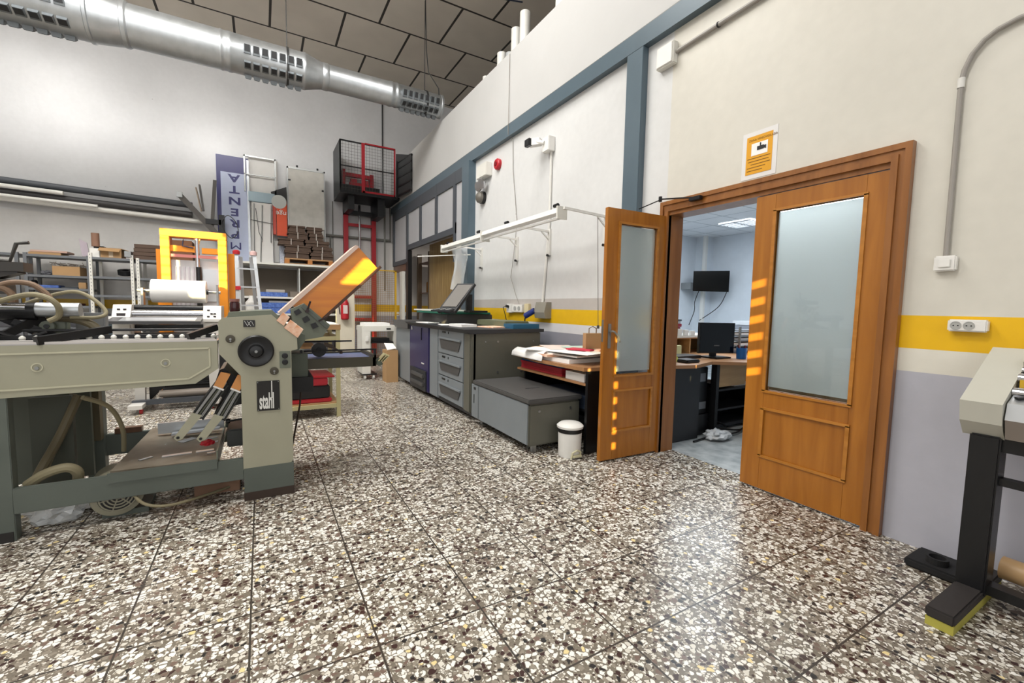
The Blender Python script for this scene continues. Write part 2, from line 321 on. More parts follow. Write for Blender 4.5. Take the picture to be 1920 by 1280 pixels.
tag(MB().box(2.86,2.9,9.75,10.85,1.98,2.14).ob('wooden_lintel',m_brown),'short brown wooden board below the lowest pale panel','board')
tag(MB().box(2.80,2.86,9.86,10.1,0,1.97).ob('white_post',whitem),'white post with a yellow edge at the end of the mesh fence','post')
# store room: things seen through the opening
tag(MB().box(3.40,3.43,7.85,9.75,0,2.6).ob('slatted_wood_panel',m_slat),'tall vertical-grained light oak panel behind the touchscreen','panel')
sr=T('storage_rack','dark brown metal rack with orange crossbars in the store room','rack',(4.2,10.5,0))
for x in (3.55,4.9):
    for y in (10.1,10.95): MB().box(x-.05,x+.05,y-.05,y+.05,0,2.5).ob('upright',M('rack_brown','#6a5a48',.6),sr)
for z in (2.2,1.45,.7): MB().box(3.55,4.95,10.05,10.12,z,z+.12).ob('crossbar',M('rack_orange','#a3562c',.5),sr)
for z in (2.25,1.5): MB().box(3.55,4.95,10.12,10.95,z,z+.03).ob('shelf_board',m_brown,sr)
tag(MB().box(3.65,4.1,10.2,10.7,1.531,1.8,.01).ob('cardboard_box',M('ochre_box','#9a6a30',.7)),'ochre box on the store room rack','box')
tag(MB().box(3.08,3.16,6.6,6.85,0,2.2).ob('reddish_board',M('reddish_board','#6f3f30',.6)),'reddish brown board leaning beside the blue column behind the screen','board')

# ================= DOORS
dz=2.055
cs=MB()
def casing(b_,x0,x1,o):  # profiled surround around opening y .985..2.535
    a=.985-o; c=2.535+o; t=dz+o
    b_.box(x0,x1,a,a+.03,0,t).box(x0,x1,c-.03,c,0,t).box(x0,x1,a+.03,c-.03,t-.03,t)
casing(cs,2.875,W,.03); casing(cs,2.885,W,.0); casing(cs,2.872,W,-.025)
cs.box(2.89,3.06,.99,1.04,0,2.0).box(2.89,3.06,2.48,2.53,0,2.0).box(2.89,3.06,1.04,2.48,1.97,2.0)
struct(cs.ob('trim_3',m_trimw))
def leaf(root,wd,z0=.012,z1=1.965,th=.036):
    """leaf in local coords: width along +x from hinge, thickness along y 0..th, built at origin"""
    x0,x1=.11,wd-.13
    if wd<.7: x0,x1=.115,wd-.12
    m=MB()
    m.box(0,x0,0,th,z0,z1,.002).box(x1,wd,0,th,z0,z1,.002)
    m.box(x0,x1,0,th,1.86,z1).box(x0,x1,0,th,.56,.68).box(x0,x1,0,th,z0,.24).box(x0,x1,.008,th-.008,.24,.56)
    m.ob('door_frame',m_orange,root)
    mo=MB()
    for (a,c,e,g_) in ((x0,x1,.68,1.86),(x0,x1,.24,.56)):
        for y0,y1 in ((-.008,.004),(th-.004,th+.008)):
            mo.box(a-.012,c+.012,y0,y1,g_-.006,g_+.01).box(a-.012,c+.012,y0,y1,e-.01,e+.006).box(a-.012,a+.008,y0,y1,e,g_).box(c-.008,c+.012,y0,y1,e,g_)
    mo.ob('moulding',m_orangex,root)
    MB().box(x0-.005,x1+.005,th/2-.003,th/2+.003,.675,1.865).ob('glass_pane',glass,root)
    MB().box(x0+.012,x1-.012,th/2-.006,th/2-.0035,.71,1.845).ob('frosted_film',frost,root)
# fixed leaf: hinge at y=1.035, width to y=1.765, lies in wall plane
import mathutils
d1=D.objects.new('door_1',None); C.objects.link(d1); leaf(d1,.725); d1.rotation_euler=(0,0,PI/2); d1.location=(2.93,1.035,0); struct(d1)
hg=M('brass','#a8834a',.3,.9)
def add_local(root,name,m_,mat,smooth=False):
    # m_ already in local coords
    L=world_loc(root); o=m_.ob(name,mat,None,smooth); l=o.location.copy(); o.parent=root; o.location=l; return o
for z in (.2,1.11,1.8): add_local(d1,'hinge',MB().cyl((-.006,.044,z),(-.006,.044,z+.075),.009,seg=10),hg,True)
d2=D.objects.new('door_2',None); C.objects.link(d2); leaf(d2,.635); struct(d2)
# open leaf: from hinge (2.905,2.475) out to (2.243,2.515)
ang=math.atan2(.022,-.662); d2.rotation_euler=(0,0,ang+2*PI); d2.location=(2.905,2.53,0)
hd=MB(); hd.box(.57,.60,.036,.044,.90,1.09,.003); add_local(d2,'handle_plate',hd,steel)
hd=MB(); hd.tube([(.585,.044,1.03),(.585,.075,1.035),(.575,.085,1.03),(.54,.085,1.0),(.515,.085,.95)],[.008,.008,.008,.008,.006]); add_local(d2,'door_handle',hd,steel,True)
hd=MB(); hd.box(.57,.60,-.008,0,.90,1.09,.003).tube([(.585,-.008,1.03),(.585,-.04,1.03),(.505,-.045,1.0)],.008); add_local(d2,'door_handle',hd,steel,True)
add_local(d2,'latch_plate',MB().box(.634,.637,.008,.028,.95,1.12),steel)
for z in (.2,1.11,1.8): add_local(d2,'hinge',MB().cyl((-.004,-.006,z),(-.004,-.006,z+.075),.009,seg=10),hg,True)
# door closer arms
dc=T('door_closer','black folding closer arm above the open door leaf','door closer',(2.82,2.45,2.0))
MB().box(2.835,2.872,2.16,2.26,2.03,2.06,.004).ob('bracket',blackm,dc); MB().bar((2.85,2.22,2.055),(2.80,2.50,2.09),.022,.008).ob('arm',blackm,dc); MB().bar((2.80,2.50,2.085),(2.62,2.545,2.0),.02,.008).cyl((2.80,2.50,2.07),(2.80,2.50,2.11),.014,seg=10).ob('arm',blackm,dc)

# ================= ON THE RIGHT WALL
sg=T('warning_sign','white laminated notice with orange panel and camera picture above the doors','sign',(W-.004,1.775,2.1))
MB().box(W-.003,W-.0005,1.66,1.895,2.105,2.415).ob('lamination',M('laminate','#e6e4e2',.15),sg); MB().box(W-.005,W-.003,1.69,1.865,2.135,2.385).ob('orange_panel',oprint,sg)
MB().box(W-.0065,W-.005,1.72,1.83,2.255,2.335).ob('picture',paper,sg)
MB().box(W-.009,W-.0065,1.745,1.79,2.285,2.31).box(W-.009,W-.0065,1.765,1.772,2.31,2.33).prism([(1.745,2.29),(1.73,2.283),(1.73,2.307),(1.745,2.305)],'x',W-.009,W-.0065).ob('camera_symbol',black,sg)
inkb=M('brown_ink','#7a5208',.7)
text(sg,'heading','ZONA VIDEOVIGILADA',inkb,(W-.0055,1.85,2.352),(0,-1,0),(0,0,1),.02,.9,.0004)
tx=MB()
for i,(z,a,c) in enumerate(((2.235,1.70,1.855),(2.215,1.71,1.85),(2.195,1.70,1.83),(2.175,1.73,1.855),(2.155,1.75,1.855))): tx.box(W-.0056,W-.005,a,c,z,z+.005)
tx.ob('text_lines',inkb,sg)
jb=T('junction_box','square white junction box beside the blue column, at the end of grey conduit','electrical box',(W,2.575,3.13))
MB().box(W-.06,W,2.49,2.66,3.16,3.33,.006).ob('box_body',whitem,jb); MB().box(W-.066,W-.06,2.50,2.65,3.17,3.32,.002).ob('cover',white,jb)
cd=T('conduit_pipe','grey conduit pipe running along the upper right wall from the junction box','pipe',(W-.02,1,3.24)); MB().tube([(W-.022,2.49,3.245),(W-.022,1.0,3.29),(W-.022,-2.9,3.4)],.016,10).ob('pipe',grp,cd,True); MB().ring((W-.022,2.12,3.256),(0,1,0),.02,.015,.01).ob('clip',blackm,cd)
cd=T('conduit_pipe','grey conduit that bends down the right wall to the light switch','pipe',(W-.015,.79,1.5))
pts=[(W-.016,.80,1.49),(W-.016,.805,2.3),(W-.016,.797,2.36),(W-.016,.775,2.42),(W-.016,.74,2.465),(W-.016,.70,2.49),(W-.016,.64,2.505),(W-.016,.3,2.53),(W-.016,-2.9,2.75)]
MB().tube(pts,.011,10).ob('pipe',grp,cd,True); MB().cyl((W-.016,.805,2.28),(W-.016,.805,2.325),.014,seg=12).cyl((W-.016,.585,2.508),(W-.016,.54,2.512),.014,seg=12).ob('coupling',pvc,cd,True)
sw=T('light_switch','white surface-mounted light switch to the right of the doors','switch',(W,.80,1.415)); MB().box(W-.035,W,.757,.838,1.418,1.492,.006).ob('housing',white,sw); MB().box(W-.042,W-.035,.775,.82,1.435,1.475,.003).ob('rocker',white,sw)
so=T('wall_socket','white double socket on the yellow stripe right of the doors','socket',(W,.70,1.13)); MB().box(W-.04,W,.63,.765,1.128,1.185,.006).ob('housing',white,so)
for y in (.735,.69):
    r_=MB().ring((W-.040,y,1.156),(-1,0,0),.02,.0165,.002).cyl((W-.0395,y,1.156),(W-.041,y,1.156),.0165,seg=20).ob('socket_face',M('socket_grey','#a8a8a4',.5),so); MB().cyl((W-.0405,y+.008,1.156),(W-.042,y+.008,1.156),.003,seg=8).cyl((W-.0405,y-.008,1.156),(W-.042,y-.008,1.156),.003,seg=8).ob('socket_holes',black,so)
# camera, conduit
vc=T('security_camera','white wall camera with a black lens face under the blue beam','camera',(W,4.2,2.95)); MB().box(W-.09,W,4.15,4.28,2.97,3.13,.006).ob('mount_box',white,vc)
MB().tube([(W-.09,4.24,3.07),(W-.13,4.30,3.09),(W-.14,4.34,3.11)],.024,10).ob('bracket_arm',white,vc,True)
hb=MB().bar((W-.10,4.30,3.10),(W-.18,4.42,3.10),.08,.075).ob('housing',white,vc,True); MB().box(W-.22,W-.17,4.36,4.46,3.06,3.14,.004).ob('lens_hood',black,vc,True)
tag(MB().tube([(W-.015,4.20,2.98),(W-.015,4.20,2.2),(W-.015,4.30,1.27)],.016,10).ob('conduit_pipe',pvc,None,True),'thin white vertical conduit under the security camera','pipe')
al=T('alarm_siren','round red fire alarm siren high on the wall','alarm',(W,5.49,3.12)); MB().lathe([(.075,0),(.075,.04),(.06,.055)],(W,5.49,3.18),(-1,0,0),24).ob('siren_body',redp,al,True); MB().lathe([(.03,0),(.03,.012),(.01,.016)],(W-.055,5.49,3.18),(-1,0,0),16).ob('siren_centre',M('dark_red','#7a1018',.4),al,True)
eb=T('emergency_light','white emergency box with twin spot heads beside the far blue column','emergency light',(W,5.85,2.9)); MB().box(W-.1,W,5.70,6.02,3.08,3.27,.008).ob('box_body',whitem,eb)
for y,z in ((5.95,2.98),(5.84,3.0)): MB().lathe([(.03,0),(.07,.05),(.07,.07)],(W-.05,y,z),(-1,-.2,-.3),18).ob('spot_head',chrome,eb,True)
bl=T('wall_bell','round grey bell with black back beside the far blue column','bell',(W,5.98,2.75)); MB().cyl((W,5.96,2.82),(W-.05,5.96,2.82),.09,seg=24).ob('back_plate',black,bl,True); MB().lathe([(.085,0),(.08,.04),(.05,.065),(.01,.075)],(W-.05,5.96,2.82),(-1,0,0),24).ob('bell_dome',M('bell_grey','#77736c',.4,.4),bl,True)
# sockets cluster on left part
pc=T('power_socket_block','white socket block with adapters on the yellow stripe above the press','socket',(W,4.75,1.1)); MB().box(W-.05,W,4.99,5.12,1.13,1.25,.005).ob('adapter',white,pc); MB().box(W-.05,W,4.72,4.98,1.14,1.24,.005).ob('socket_strip',white,pc)
for y in (4.79,4.89): MB().cyl((W-.05,y,1.19),(W-.055,y,1.19),.03,seg=16).ob('socket_face',MC['socket_grey'],pc)
MB().cyl((W-.05,5.06,1.21),(W-.09,5.06,1.22),.018,seg=10).ob('plug',black,pc); MB().box(W-.04,W,4.58,4.68,1.13,1.25,.005).ob('switch_cover',M('aged_white','#d6c9a4',.5),pc)
tag(MB().tube([(W-.09,5.06,1.22),(W-.10,5.12,1.2),(W-.06,5.13,1.1),(W-.05,5.10,1.0)],.005,6).ob('power_cable',rub,None,True),'short black cable hanging from the white socket block','cable')
ip=T('industrial_socket','grey industrial socket box on the wall stripe','socket',(W,4.0,1.1)); MB().prism([(W,1.08),(W,1.27),(W-.07,1.27),(W-.10,1.15),(W-.08,1.08)],'y',4.14,4.36).ob('housing',M('socket_box_grey','#8b877c',.5),ip)
pl=MB().cyl((W-.09,4.36,1.17),(W-.15,4.47,1.10),.035,seg=16).ob('blue_plug',M('plug_blue','#24347a',.4),ip,True)
pw=tag(MB().tube([(W-.15,4.47,1.10),(W-.15,4.48,1.02),(W-.10,4.45,.8),(W-.07,4.48,.5),(W-.06,4.5,.2),(W-.08,4.5,.01)],.008,8).ob('power_cable',rub,None,True),'thick black cable dropping from the grey industrial socket','cable')
tag(MB().tube([(2.86,5.14,4.47),(2.845,5.12,3.7),(2.84,5.11,3.45),(W-.01,5.10,3.40),(W-.01,5.08,3.0),(W-.01,4.95,2.3),(W-.02,5.0,1.9),(W-.03,5.05,1.6),(W-.03,4.9,1.35),(W-.03,4.82,1.25)],.004,6).ob('hanging_cable',grp,None,True),'thin grey cable hanging down the wall from the parapet to the sockets','cable')
# wall lamps on arms
def wlamp(y0,y1,x,z,label):
    t=T('bracket_lamp',label,'lamp',(x,(y0+y1)/2,z),'strip lamps on wall arms'); hsg=MB(); hsg.prism([(x-.05,z),(x-.035,z+.05),(x+.035,z+.05),(x+.05,z)],'y',y0,y1); hsg.ob('reflector',white,t); MB().box(x-.055,x+.055,y0-.02,y0,z-.055,z+.06).box(x-.055,x+.055,y1,y1+.02,z-.055,z+.06).ob('end_cap',whitem,t); MB().cyl((x,y0,z-.04),(x,y1,z-.04),.013,seg=12).ob('tube_lamp',M('tube_glass','#f4f4f2',.2),t,True)
    return t
wl1=wlamp(3.32,4.90,2.42,2.075,'white strip lamp nearer the doors, on wall arms'); wl2=wlamp(4.95,6.35,2.45,2.07,'white strip lamp farther from the doors, in front of the blue column')
for y,zz,par in ((3.25,2.11,wl1),(4.20,2.10,wl1),(4.93,2.10,wl2),(5.98,2.08,wl2)):
    t=MB().bar((W-.01,y,zz-.02),(2.40,y,zz+.0),.022,.022).ob('wall_arm',white,par); MB().box(W-.025,W,y-.025,y+.025,zz-.29,zz+.01).ob('wall_plate',pvc,t); MB().bar((W-.01,y,zz-.12),(W-.12,y,zz-.03),.014,.014).ob('brace',white,t); MB().cyl((W-.012,y,zz-.29),(W-.045,y,zz-.29),.014,seg=8).ob('knob',black,t)
    MB().cyl((2.42,y+.12,zz+.05),(2.42,y+.18,zz+.05),.018,seg=10).ob('adjusting_knob',black,t)
tag(MB().bar((2.75,6.05,1.98),(1.95,6.1,1.90),.02,.014).ob('white_rod',white),'thin white rod sticking out under the farther strip lamp','rod')
pb=MB(); rnd=random.Random(3); cols=9; rows=8; vs=[]
for i in range(rows):
    for j in range(cols):
        u=j/(cols-1); v=i/(rows-1); yy=6.2-.36*u-.04*math.sin(v*5); vs.append((2.5+.05*math.sin(u*9+v*2)+.08*u+rnd.uniform(-.012,.012),yy,2.06-.62*v*(1-.12*abs(u-.5))+rnd.uniform(-.01,.01)))
fs=[(i*cols+j,i*cols+j+1,(i+1)*cols+j+1,(i+1)*cols+j) for i in range(rows-1) for j in range(cols-1)]
pb._m(vs,fs); tag(pb.ob('plastic_bag',film,None,True),'crumpled clear plastic bag hanging from the strip lamp','plastic bag')
tag(MB().tube([(2.80,3.25,2.08),(2.80,3.24,1.9),(2.72,3.1,1.05)],.003,6).cyl((2.72,3.1,1.05),(2.72,3.1,1.02),.012,seg=8).ob('pull_cord',M('cord_grey','#5a5450',.6),None,True),'thin cord hanging from the wall arm beside the open door','cord')

# ================= DIGITAL PRESS
pr=T('digital_press','long grey and purple digital press standing along the right wall','printer',(2.3,5.5,0))
MB().box(1.90,2.74,4.12,6.95,.05,.14).ob('plinth',pgt,pr)
MB().box(1.905,2.75,4.10,5.02+.32,.12,.93,.01).ob('side_panel',pgs,pr)
MB().box(1.875,1.95,4.10,4.27,.08,.93,.012).ob('corner_post',pgs,pr); MB().box(1.875,1.95,5.05,5.36,.06,.93,.012).ob('front_panel',pg,pr)
for z0,z1 in ((.64,.925),(.375,.632),(.10,.367)):
    dr=MB(); dr.box(1.875,1.93,4.28,5.04,z0,z1,.006); d=dr.ob('drawer',pg,pr)
    MB().prism([(4.34,z0+(z1-z0)*.62),(4.98,z0+(z1-z0)*.62),(4.93,z0+.06),(4.40,z0+.06)],'x',1.866,1.876).ob('handle_recess',pgd,d); MB().box(1.852,1.876,4.33,4.99,z0+(z1-z0)*.60,z0+(z1-z0)*.68,.004).ob('drawer_handle',pg,d)
    MB().box(1.868,1.876,4.80,4.90,z1-.04,z1-.022).box(1.868,1.876,4.70,4.71,z1-.045,z1-.02).ob('label',black,d)
# purple unit
MB().box(1.87,2.74,5.38,6.20,.06,.96,.01).ob('centre_door',purple,pr); MB().box(1.862,1.872,5.66,5.68,.74,.90).ob('door_grip',black,pr)
MB().box(1.85,1.872,5.45,6.12,.06,.34,.006).ob('lower_cover',pgt,pr)
for z in (.24,.13): MB().box(1.82,1.855,5.50,6.02,z,z+.045,.006).ob('duct_grille',pgd,pr)
MB().cyl((1.868,6.08,.88),(1.862,6.08,.88),.025,seg=16).ob('badge',chrome,pr,True)
MB().box(1.864,1.871,5.56,5.66,.42,.435).ob('logo_mark',white,pr)
MB().box(1.88,2.74,6.22,6.98,.06,.93,.012).ob('far_cabinet',pg,pr); MB().prism([(6.2,.97),(7.05,.97),(7.0,.93),(6.9,.86),(6.22,.86)],'x',1.84,2.74).ob('far_ledge',pgd,pr)
MB().prism([(1.80,.965),(2.78,.965),(2.78,.93),(1.87,.915)],'y',4.08,6.22).ob('top_deck',pgt,pr)
MB().box(2.1,2.75,5.3,6.5,.965,1.10,.01).ob('upper_body',pgd,pr)
MB().box(2.0,2.7,5.25,6.3,1.10,1.125,.006).ob('document_tray',M('tray_green','#1d6a56',.4),pr)
MB().box(2.1,2.68,5.9,6.75,1.13,1.15).ob('scanner_lid',whitem,pr)
# finisher side rear
MB().box(2.42,2.75,4.35,5.1,.965,1.04,.01).ob('feeder_cover',M('feeder_olive','#6d7058',.5),pr)
for y in (4.10,): MB().cyl((2.2,y-.001,.83),(2.2,y-.006,.83),.012,seg=10).cyl((2.2,y-.001,.5),(2.2,y-.006,.5),.012,seg=10).cyl((2.5,y-.001,.5),(2.5,y-.006,.5),.012,seg=10).cyl((2.05,y-.001,.83),(2.05,y-.006,.83),.008,seg=10).cyl((2.65,y-.001,.83),(2.65,y-.006,.83),.008,seg=10).ob('panel_screw',steel,pr)
# control screen
sc_=T('control_screen','tilted dark touchscreen with a keypad standing on the press','screen',(2.4,5.3,1.0))
MB().slab((1.96,5.32,1.13),(2.11,5.10,1.13),(2.40,5.13,1.50),(2.25,5.35,1.50),-.04).ob('screen_body',pgt,sc_)
MB().slab((2.02,5.297,1.195),(2.14,5.121,1.195),(2.375,5.145,1.48),(2.25,5.33,1.48),.003).ob('display',M('display_grey','#7d7a76',.25),sc_)
kb_=MB().slab((1.87,5.30,1.13),(2.03,5.06,1.13),(2.11,5.10,1.15),(1.96,5.32,1.15),.02).ob('keypad',pgt,sc_)
kp=MB()
for i in range(3):
    for j in range(3): x=1.905+.05*j+.027*i; y=5.28-.068*j+.006*i; kp.box(x,x+.02,y-.03,y,1.155+.005*i,1.165+.005*i)
kp.ob('keys',M('key_grey','#a9a9a8',.5),sc_)
MB().box(2.32,2.40,5.20,5.24,1.126,1.36).box(2.30,2.55,5.05,5.24,1.126,1.15).ob('support_arm',black,sc_)
def loose(x0,x1,y0,y1,z,t,mat,name,lab,cat,grp=None,rz=0):
    o=MB().box(x0,x1,y0,y1,z,z+t).ob(name,mat); o.rotation_euler=(0,0,rz); return tag(o,lab,cat,grp)
loose(1.95,2.15,4.55,4.85,.966,.03,paper,'paper_stack','white paper pack on the top deck of the press','paper',None,.1)
loose(2.2,2.5,4.3,4.6,.966,.012,peach,'paper_sheets','pale sheets lying at the near end of the press deck','paper',None,.2)
loose(1.92,2.1,4.95,5.25,.966,.008,paper,'paper_sheets','loose white sheet beside the paper pack on the press','paper',None,-.2)
loose(2.4,2.74,4.12,4.34,.966,.05,M('teal_folder','#1f5a7a',.5),'teal_folder','teal folder on the near corner of the press','folder',None,.0)
loose(1.9,2.08,5.6,5.95,.966,.01,paper,'paper_sheets','white sheet on top of the purple press unit','paper',None,.15)
tag(MB().crumple((2.15,5.55,1.16),.06,.09,.03,4).ob('crumpled_cloth',paper),'crumpled white cloth on the green document tray','cloth')
# low grey box
lb=T('paper_feed_unit','low grey feeder cabinet with dark lid in front of the press','cabinet',(2.13,3.5,0))
MB().box(1.875,2.40,2.93,4.04,.06,.415,.015).ob('cabinet_body',pgs,lb); MB().box(1.868,1.88,2.95,3.87,.07,.41,.004).ob('front_panel',pg,lb); MB().box(1.868,1.882,3.88,4.04,.07,.41,.004).ob('end_strip',pg,lb)
ld=MB().box(1.862,2.41,2.92,4.0,.415,.455,.008).ob('lid',pgd,lb); MB().box(2.10,2.25,3.35,3.37,.4552,.4565).ob('lid_slot',pgt,ld)
for x,y in ((1.95,2.99),(2.34,2.99),(1.95,3.95),(2.34,3.95)): MB().box(x-.012,x+.012,y-.04,y-.01,0,.10).cyl((x,y,0.0),(x,y,.06),.022,seg=12).ob('foot',steel,lb)
MB().cyl((1.97,2.932,.35),(1.97,2.925,.35),.012,seg=10).cyl((2.29,2.932,.35),(2.29,2.925,.35),.012,seg=10).ob('panel_screw',steel,lb)
MB().box(1.864,1.869,3.94,3.98,.36,.385).box(1.864,1.869,3.97,3.98,.22,.31).ob('label',black,lb)
# pedal bin
bn=T('pedal_bin','small white pedal bin with a black band in front of the grey feeder','bin',(2.17,2.77,0))
bm=MB().lathe([(.088,0.0),(.092,.02),(.098,.22)],(2.17,2.77,0),seg=32).ob('bin_body',white,bn,True); MB().lathe([(.1,.2),(.101,.235)],(2.17,2.77,0),seg=32).ob('black_band',black,bn,True)
MB().lathe([(.107,.235),(.109,.252),(.085,.272),(.03,.278)],(2.17,2.77,0),seg=32).ob('lid',white,bn,True)
MB().box(2.13,2.21,2.655,2.70,.012,.03,.004).tube([(2.125,2.685,.0),(2.13,2.675,.05),(2.17,2.672,.068),(2.21,2.675,.05),(2.215,2.685,.0)],.008,8).ob('pedal',M('bin_cream','#cfc9a8',.5),bn,True)

# work table behind the open door, with papers
wt=T('work_table','brown topped work table with black sides behind the open door','table',(2.6,3.15,0))
MB().prism([(2.27,2.74),(2.86,2.66),(2.90,3.95),(2.33,3.95),(2.24,3.4)],'z',.69,.72).ob('tabletop',m_desk,wt)
MB().box(2.30,2.86,2.72,2.75,0,.69).ob('side_panel',black,wt); MB().box(2.43,2.88,3.90,3.93,0,.69).ob('side_panel',black,wt); MB().box(2.86,2.88,2.75,3.9,.1,.69).ob('back_panel',black,wt)
for z in (.56,.30): MB().box(2.32 if z>.5 else 2.43,2.86,2.76,3.88,z,z+.02).ob('shelf',m_desk if z>.5 else blackm,wt)
z=.721
for i,(x0,x1,y0,y1,t,rz,mt,lab) in enumerate(((2.28,2.82,3.0,3.85,.035,.06,paper,'thick pile of white printed sheets on the work table, bottom layer'),(2.26,2.7,3.2,3.88,.02,-.08,peach,'pale brownish sheets lying in the pile on the work table'),(2.3,2.8,2.95,3.6,.012,.12,paper,'large white sheet across the top of the work table pile'),(2.5,2.85,3.35,3.85,.01,.3,card,'kraft paper sheet at the back of the work table pile'))):
    loose(x0,x1,y0,y1,z,t,mt,'paper_pile',lab,'paper',None,rz); z+=t+.001
for i,(cx_,cy_,rz_,mt_,lab) in enumerate(((2.40,3.45,.5,paper,'white sheet turned askew at the left of the work table pile'),(2.62,3.55,-.35,M('sheet_pinkish','#e4d4cc',.8),'pinkish sheet turned askew in the middle of the work table pile'),(2.45,3.05,.25,paper,'white sheet overhanging the near left corner of the work table'),(2.68,3.0,-.15,M('sheet_ivory','#e9e2d2',.8),'ivory sheet near the kraft bag on the work table'))):
    loose(cx_-.16,cx_+.16,cy_-.22,cy_+.22,z,.004,mt_,'loose_sheet',lab,'paper',None,rz_); z+=.005
dr_=MB(); vs=[]
for i in range(7):
    a=i/6; x=2.30-.05*min(1,a*2); zz=.79-.11*max(0,(a-.25))**1.0
    for y in (3.3,3.85): vs.append((x-.02*a,y,zz+.01*math.sin(i+y*4)))
dr_._m(vs,[(2*i,2*i+1,2*i+3,2*i+2) for i in range(6)]); 
o=dr_.ob('hanging_sheet',paper,None,True); md=o.modifiers.new('s','SOLIDIFY'); md.thickness=.004; tag(o,'white sheets drooping over the front edge of the work table','paper')
loose(2.48,2.62,3.0,3.25,z,.012,M('pink_print','#c8384c',.6),'leaflet','red and white leaflet on the work table','leaflet',None,.4); loose(2.6,2.8,2.95,3.12,z,.012,peach,'leaflet','orange tinted leaflet on the work table beside the kraft bag','leaflet',None,.1)
loose(2.55,2.8,3.2,3.45,z+.0,.008,M('mint_print','#c5dccf',.6),'leaflet','pale green leaflet on the work table pile','leaflet',None,-.2)
kb=T('kraft_bag','small brown kraft paper bag standing on the work table','paper bag',(2.74,3.09,z)); MB().prism([(2.58,3.10),(2.75,3.05),(2.78,3.13),(2.61,3.18)],'z',z+.012,.975).ob('bag_body',card,kb)
MB().tube([(2.63,3.12,.97),(2.63,3.12,1.02),(2.665,3.11,1.04),(2.70,3.10,1.02),(2.70,3.10,.97)],.005,6).ob('handle',M('kraft_dark','#8a7358',.8),kb,True)
# red blue stacks on shelf below
zz=.581
rs=random.Random(5)
for i in range(5):
    loose(2.345+rs.uniform(0,.015),2.56,3.12+rs.uniform(0,.04),3.86,zz-.0,.018,M('red_print','#a52430',.5) if i<4 else M('blue_print','#2c5a8a',.5),'brochure_pack',['red brochure pack lying lowest on the work table shelf','red brochure pack second from the bottom on the work table shelf','red brochure pack third from the bottom on the work table shelf','red brochure pack just under the blue one on the work table shelf','blue brochure pack on top of the red ones under the work table'][i],'brochures','brochure packs under the work table'); zz+=.019
loose(2.345,2.55,2.82,3.08,.581,.07,paper,'envelope_pack','bundle of white envelopes on the work table shelf','envelopes'); loose(2.44,2.64,2.85,3.5,.321,.12,M('navy_box','#2b3648',.6),'dark_box','dark blue box on the lower shelf of the work table','box')

# ================= PLOTTER / LAMINATOR at far right
pt=T('laminating_machine','light grey wide roll laminator on a black stand at the right edge','machine',(2.7,.2,0))
MB().prism([(2.48,.86),(2.85,1.065),(2.885,1.05),(2.885,.74),(2.56,.71),(2.50,.775)],'y',.48,.60).ob('end_cap',M('plotter_beige','#c0beb2',.4),pt)
MB().prism([(2.70,1.02),(2.86,1.06),(2.89,1.04),(2.89,.95),(2.74,.97)],'y',-1.2,.48).ob('top_cover',MC['plotter_beige'],pt)
for i,(x,z,r) in enumerate(((2.70,.985,.014),(2.655,.955,.02),(2.60,.90,.022))): MB().cyl((x,-1.2,z),(x,.478,z),r,seg=16).ob('roller',chrome,pt,True)
MB().prism([(2.515,.865),(2.60,.895),(2.62,.87),(2.53,.80),(2.50,.80)],'y',-1.2,.475).ob('front_rail',alu,pt); MB().prism([(2.50,.80),(2.53,.72),(2.88,.72),(2.88,.86),(2.6,.86)],'y',-1.2,.474).ob('lower_body',M('plotter_brown','#857b72',.45),pt)
MB().box(2.63,2.66,.40,.47,.89,.95).ob('yellow_guide',yelp,pt); MB().bar((2.55,.46,.885),(2.62,.38,.905),.02,.008).ob('blade_holder',black,pt)
MB().box(2.54,2.64,.485,.575,.05,.72,.006).ob('stand_leg',black,pt); MB().box(2.54,2.64,-1.15,-1.06,.05,.72).ob('stand_leg',black,pt); MB().box(2.56,2.62,-1.1,.5,.66,.72).ob('stand_beam',black,pt); MB().box(2.57,2.61,-1.1,.5,.52,.55).ob('stand_crossbar',black,pt); MB().box(2.56,2.62,-1.1,.5,.06,.10).ob('stand_crossbar',black,pt)
MB().box(2.22,2.82,.49,.575,.035,.075,.006).ob('stand_foot',M('foot_dark','#2f2b2a',.6),pt); MB().box(2.225,2.82,.492,.573,.0,.035).ob('foot_base',M('foot_yellow','#b0a84a',.6),pt)
tag(MB().box(2.66,2.86,.56+.03,.78,0,.04,.008).ob('rubber_pad',rub),'flat black pad on the floor against the wall beside the stand','pad')
tag(MB().ring((2.73,.68,.04),(0,0,1),.04,.03,.03).ob('rubber_ring',rub),'black ring resting on the flat pad by the stand','ring')
tag(MB().cyl((2.76,.485,.12),(2.70,-.5,.12),.048,seg=24).ob('brown_paper_roll',M('tape_brown','#b8966c',.35),None,True),'shiny brown roll lying behind the laminator stand','roll')
tag(MB().box(2.45,2.5,-.6,.36,0,.025,.002).ob('steel_rail',steel),'flat grey metal rail on the floor beside the stand','rail')

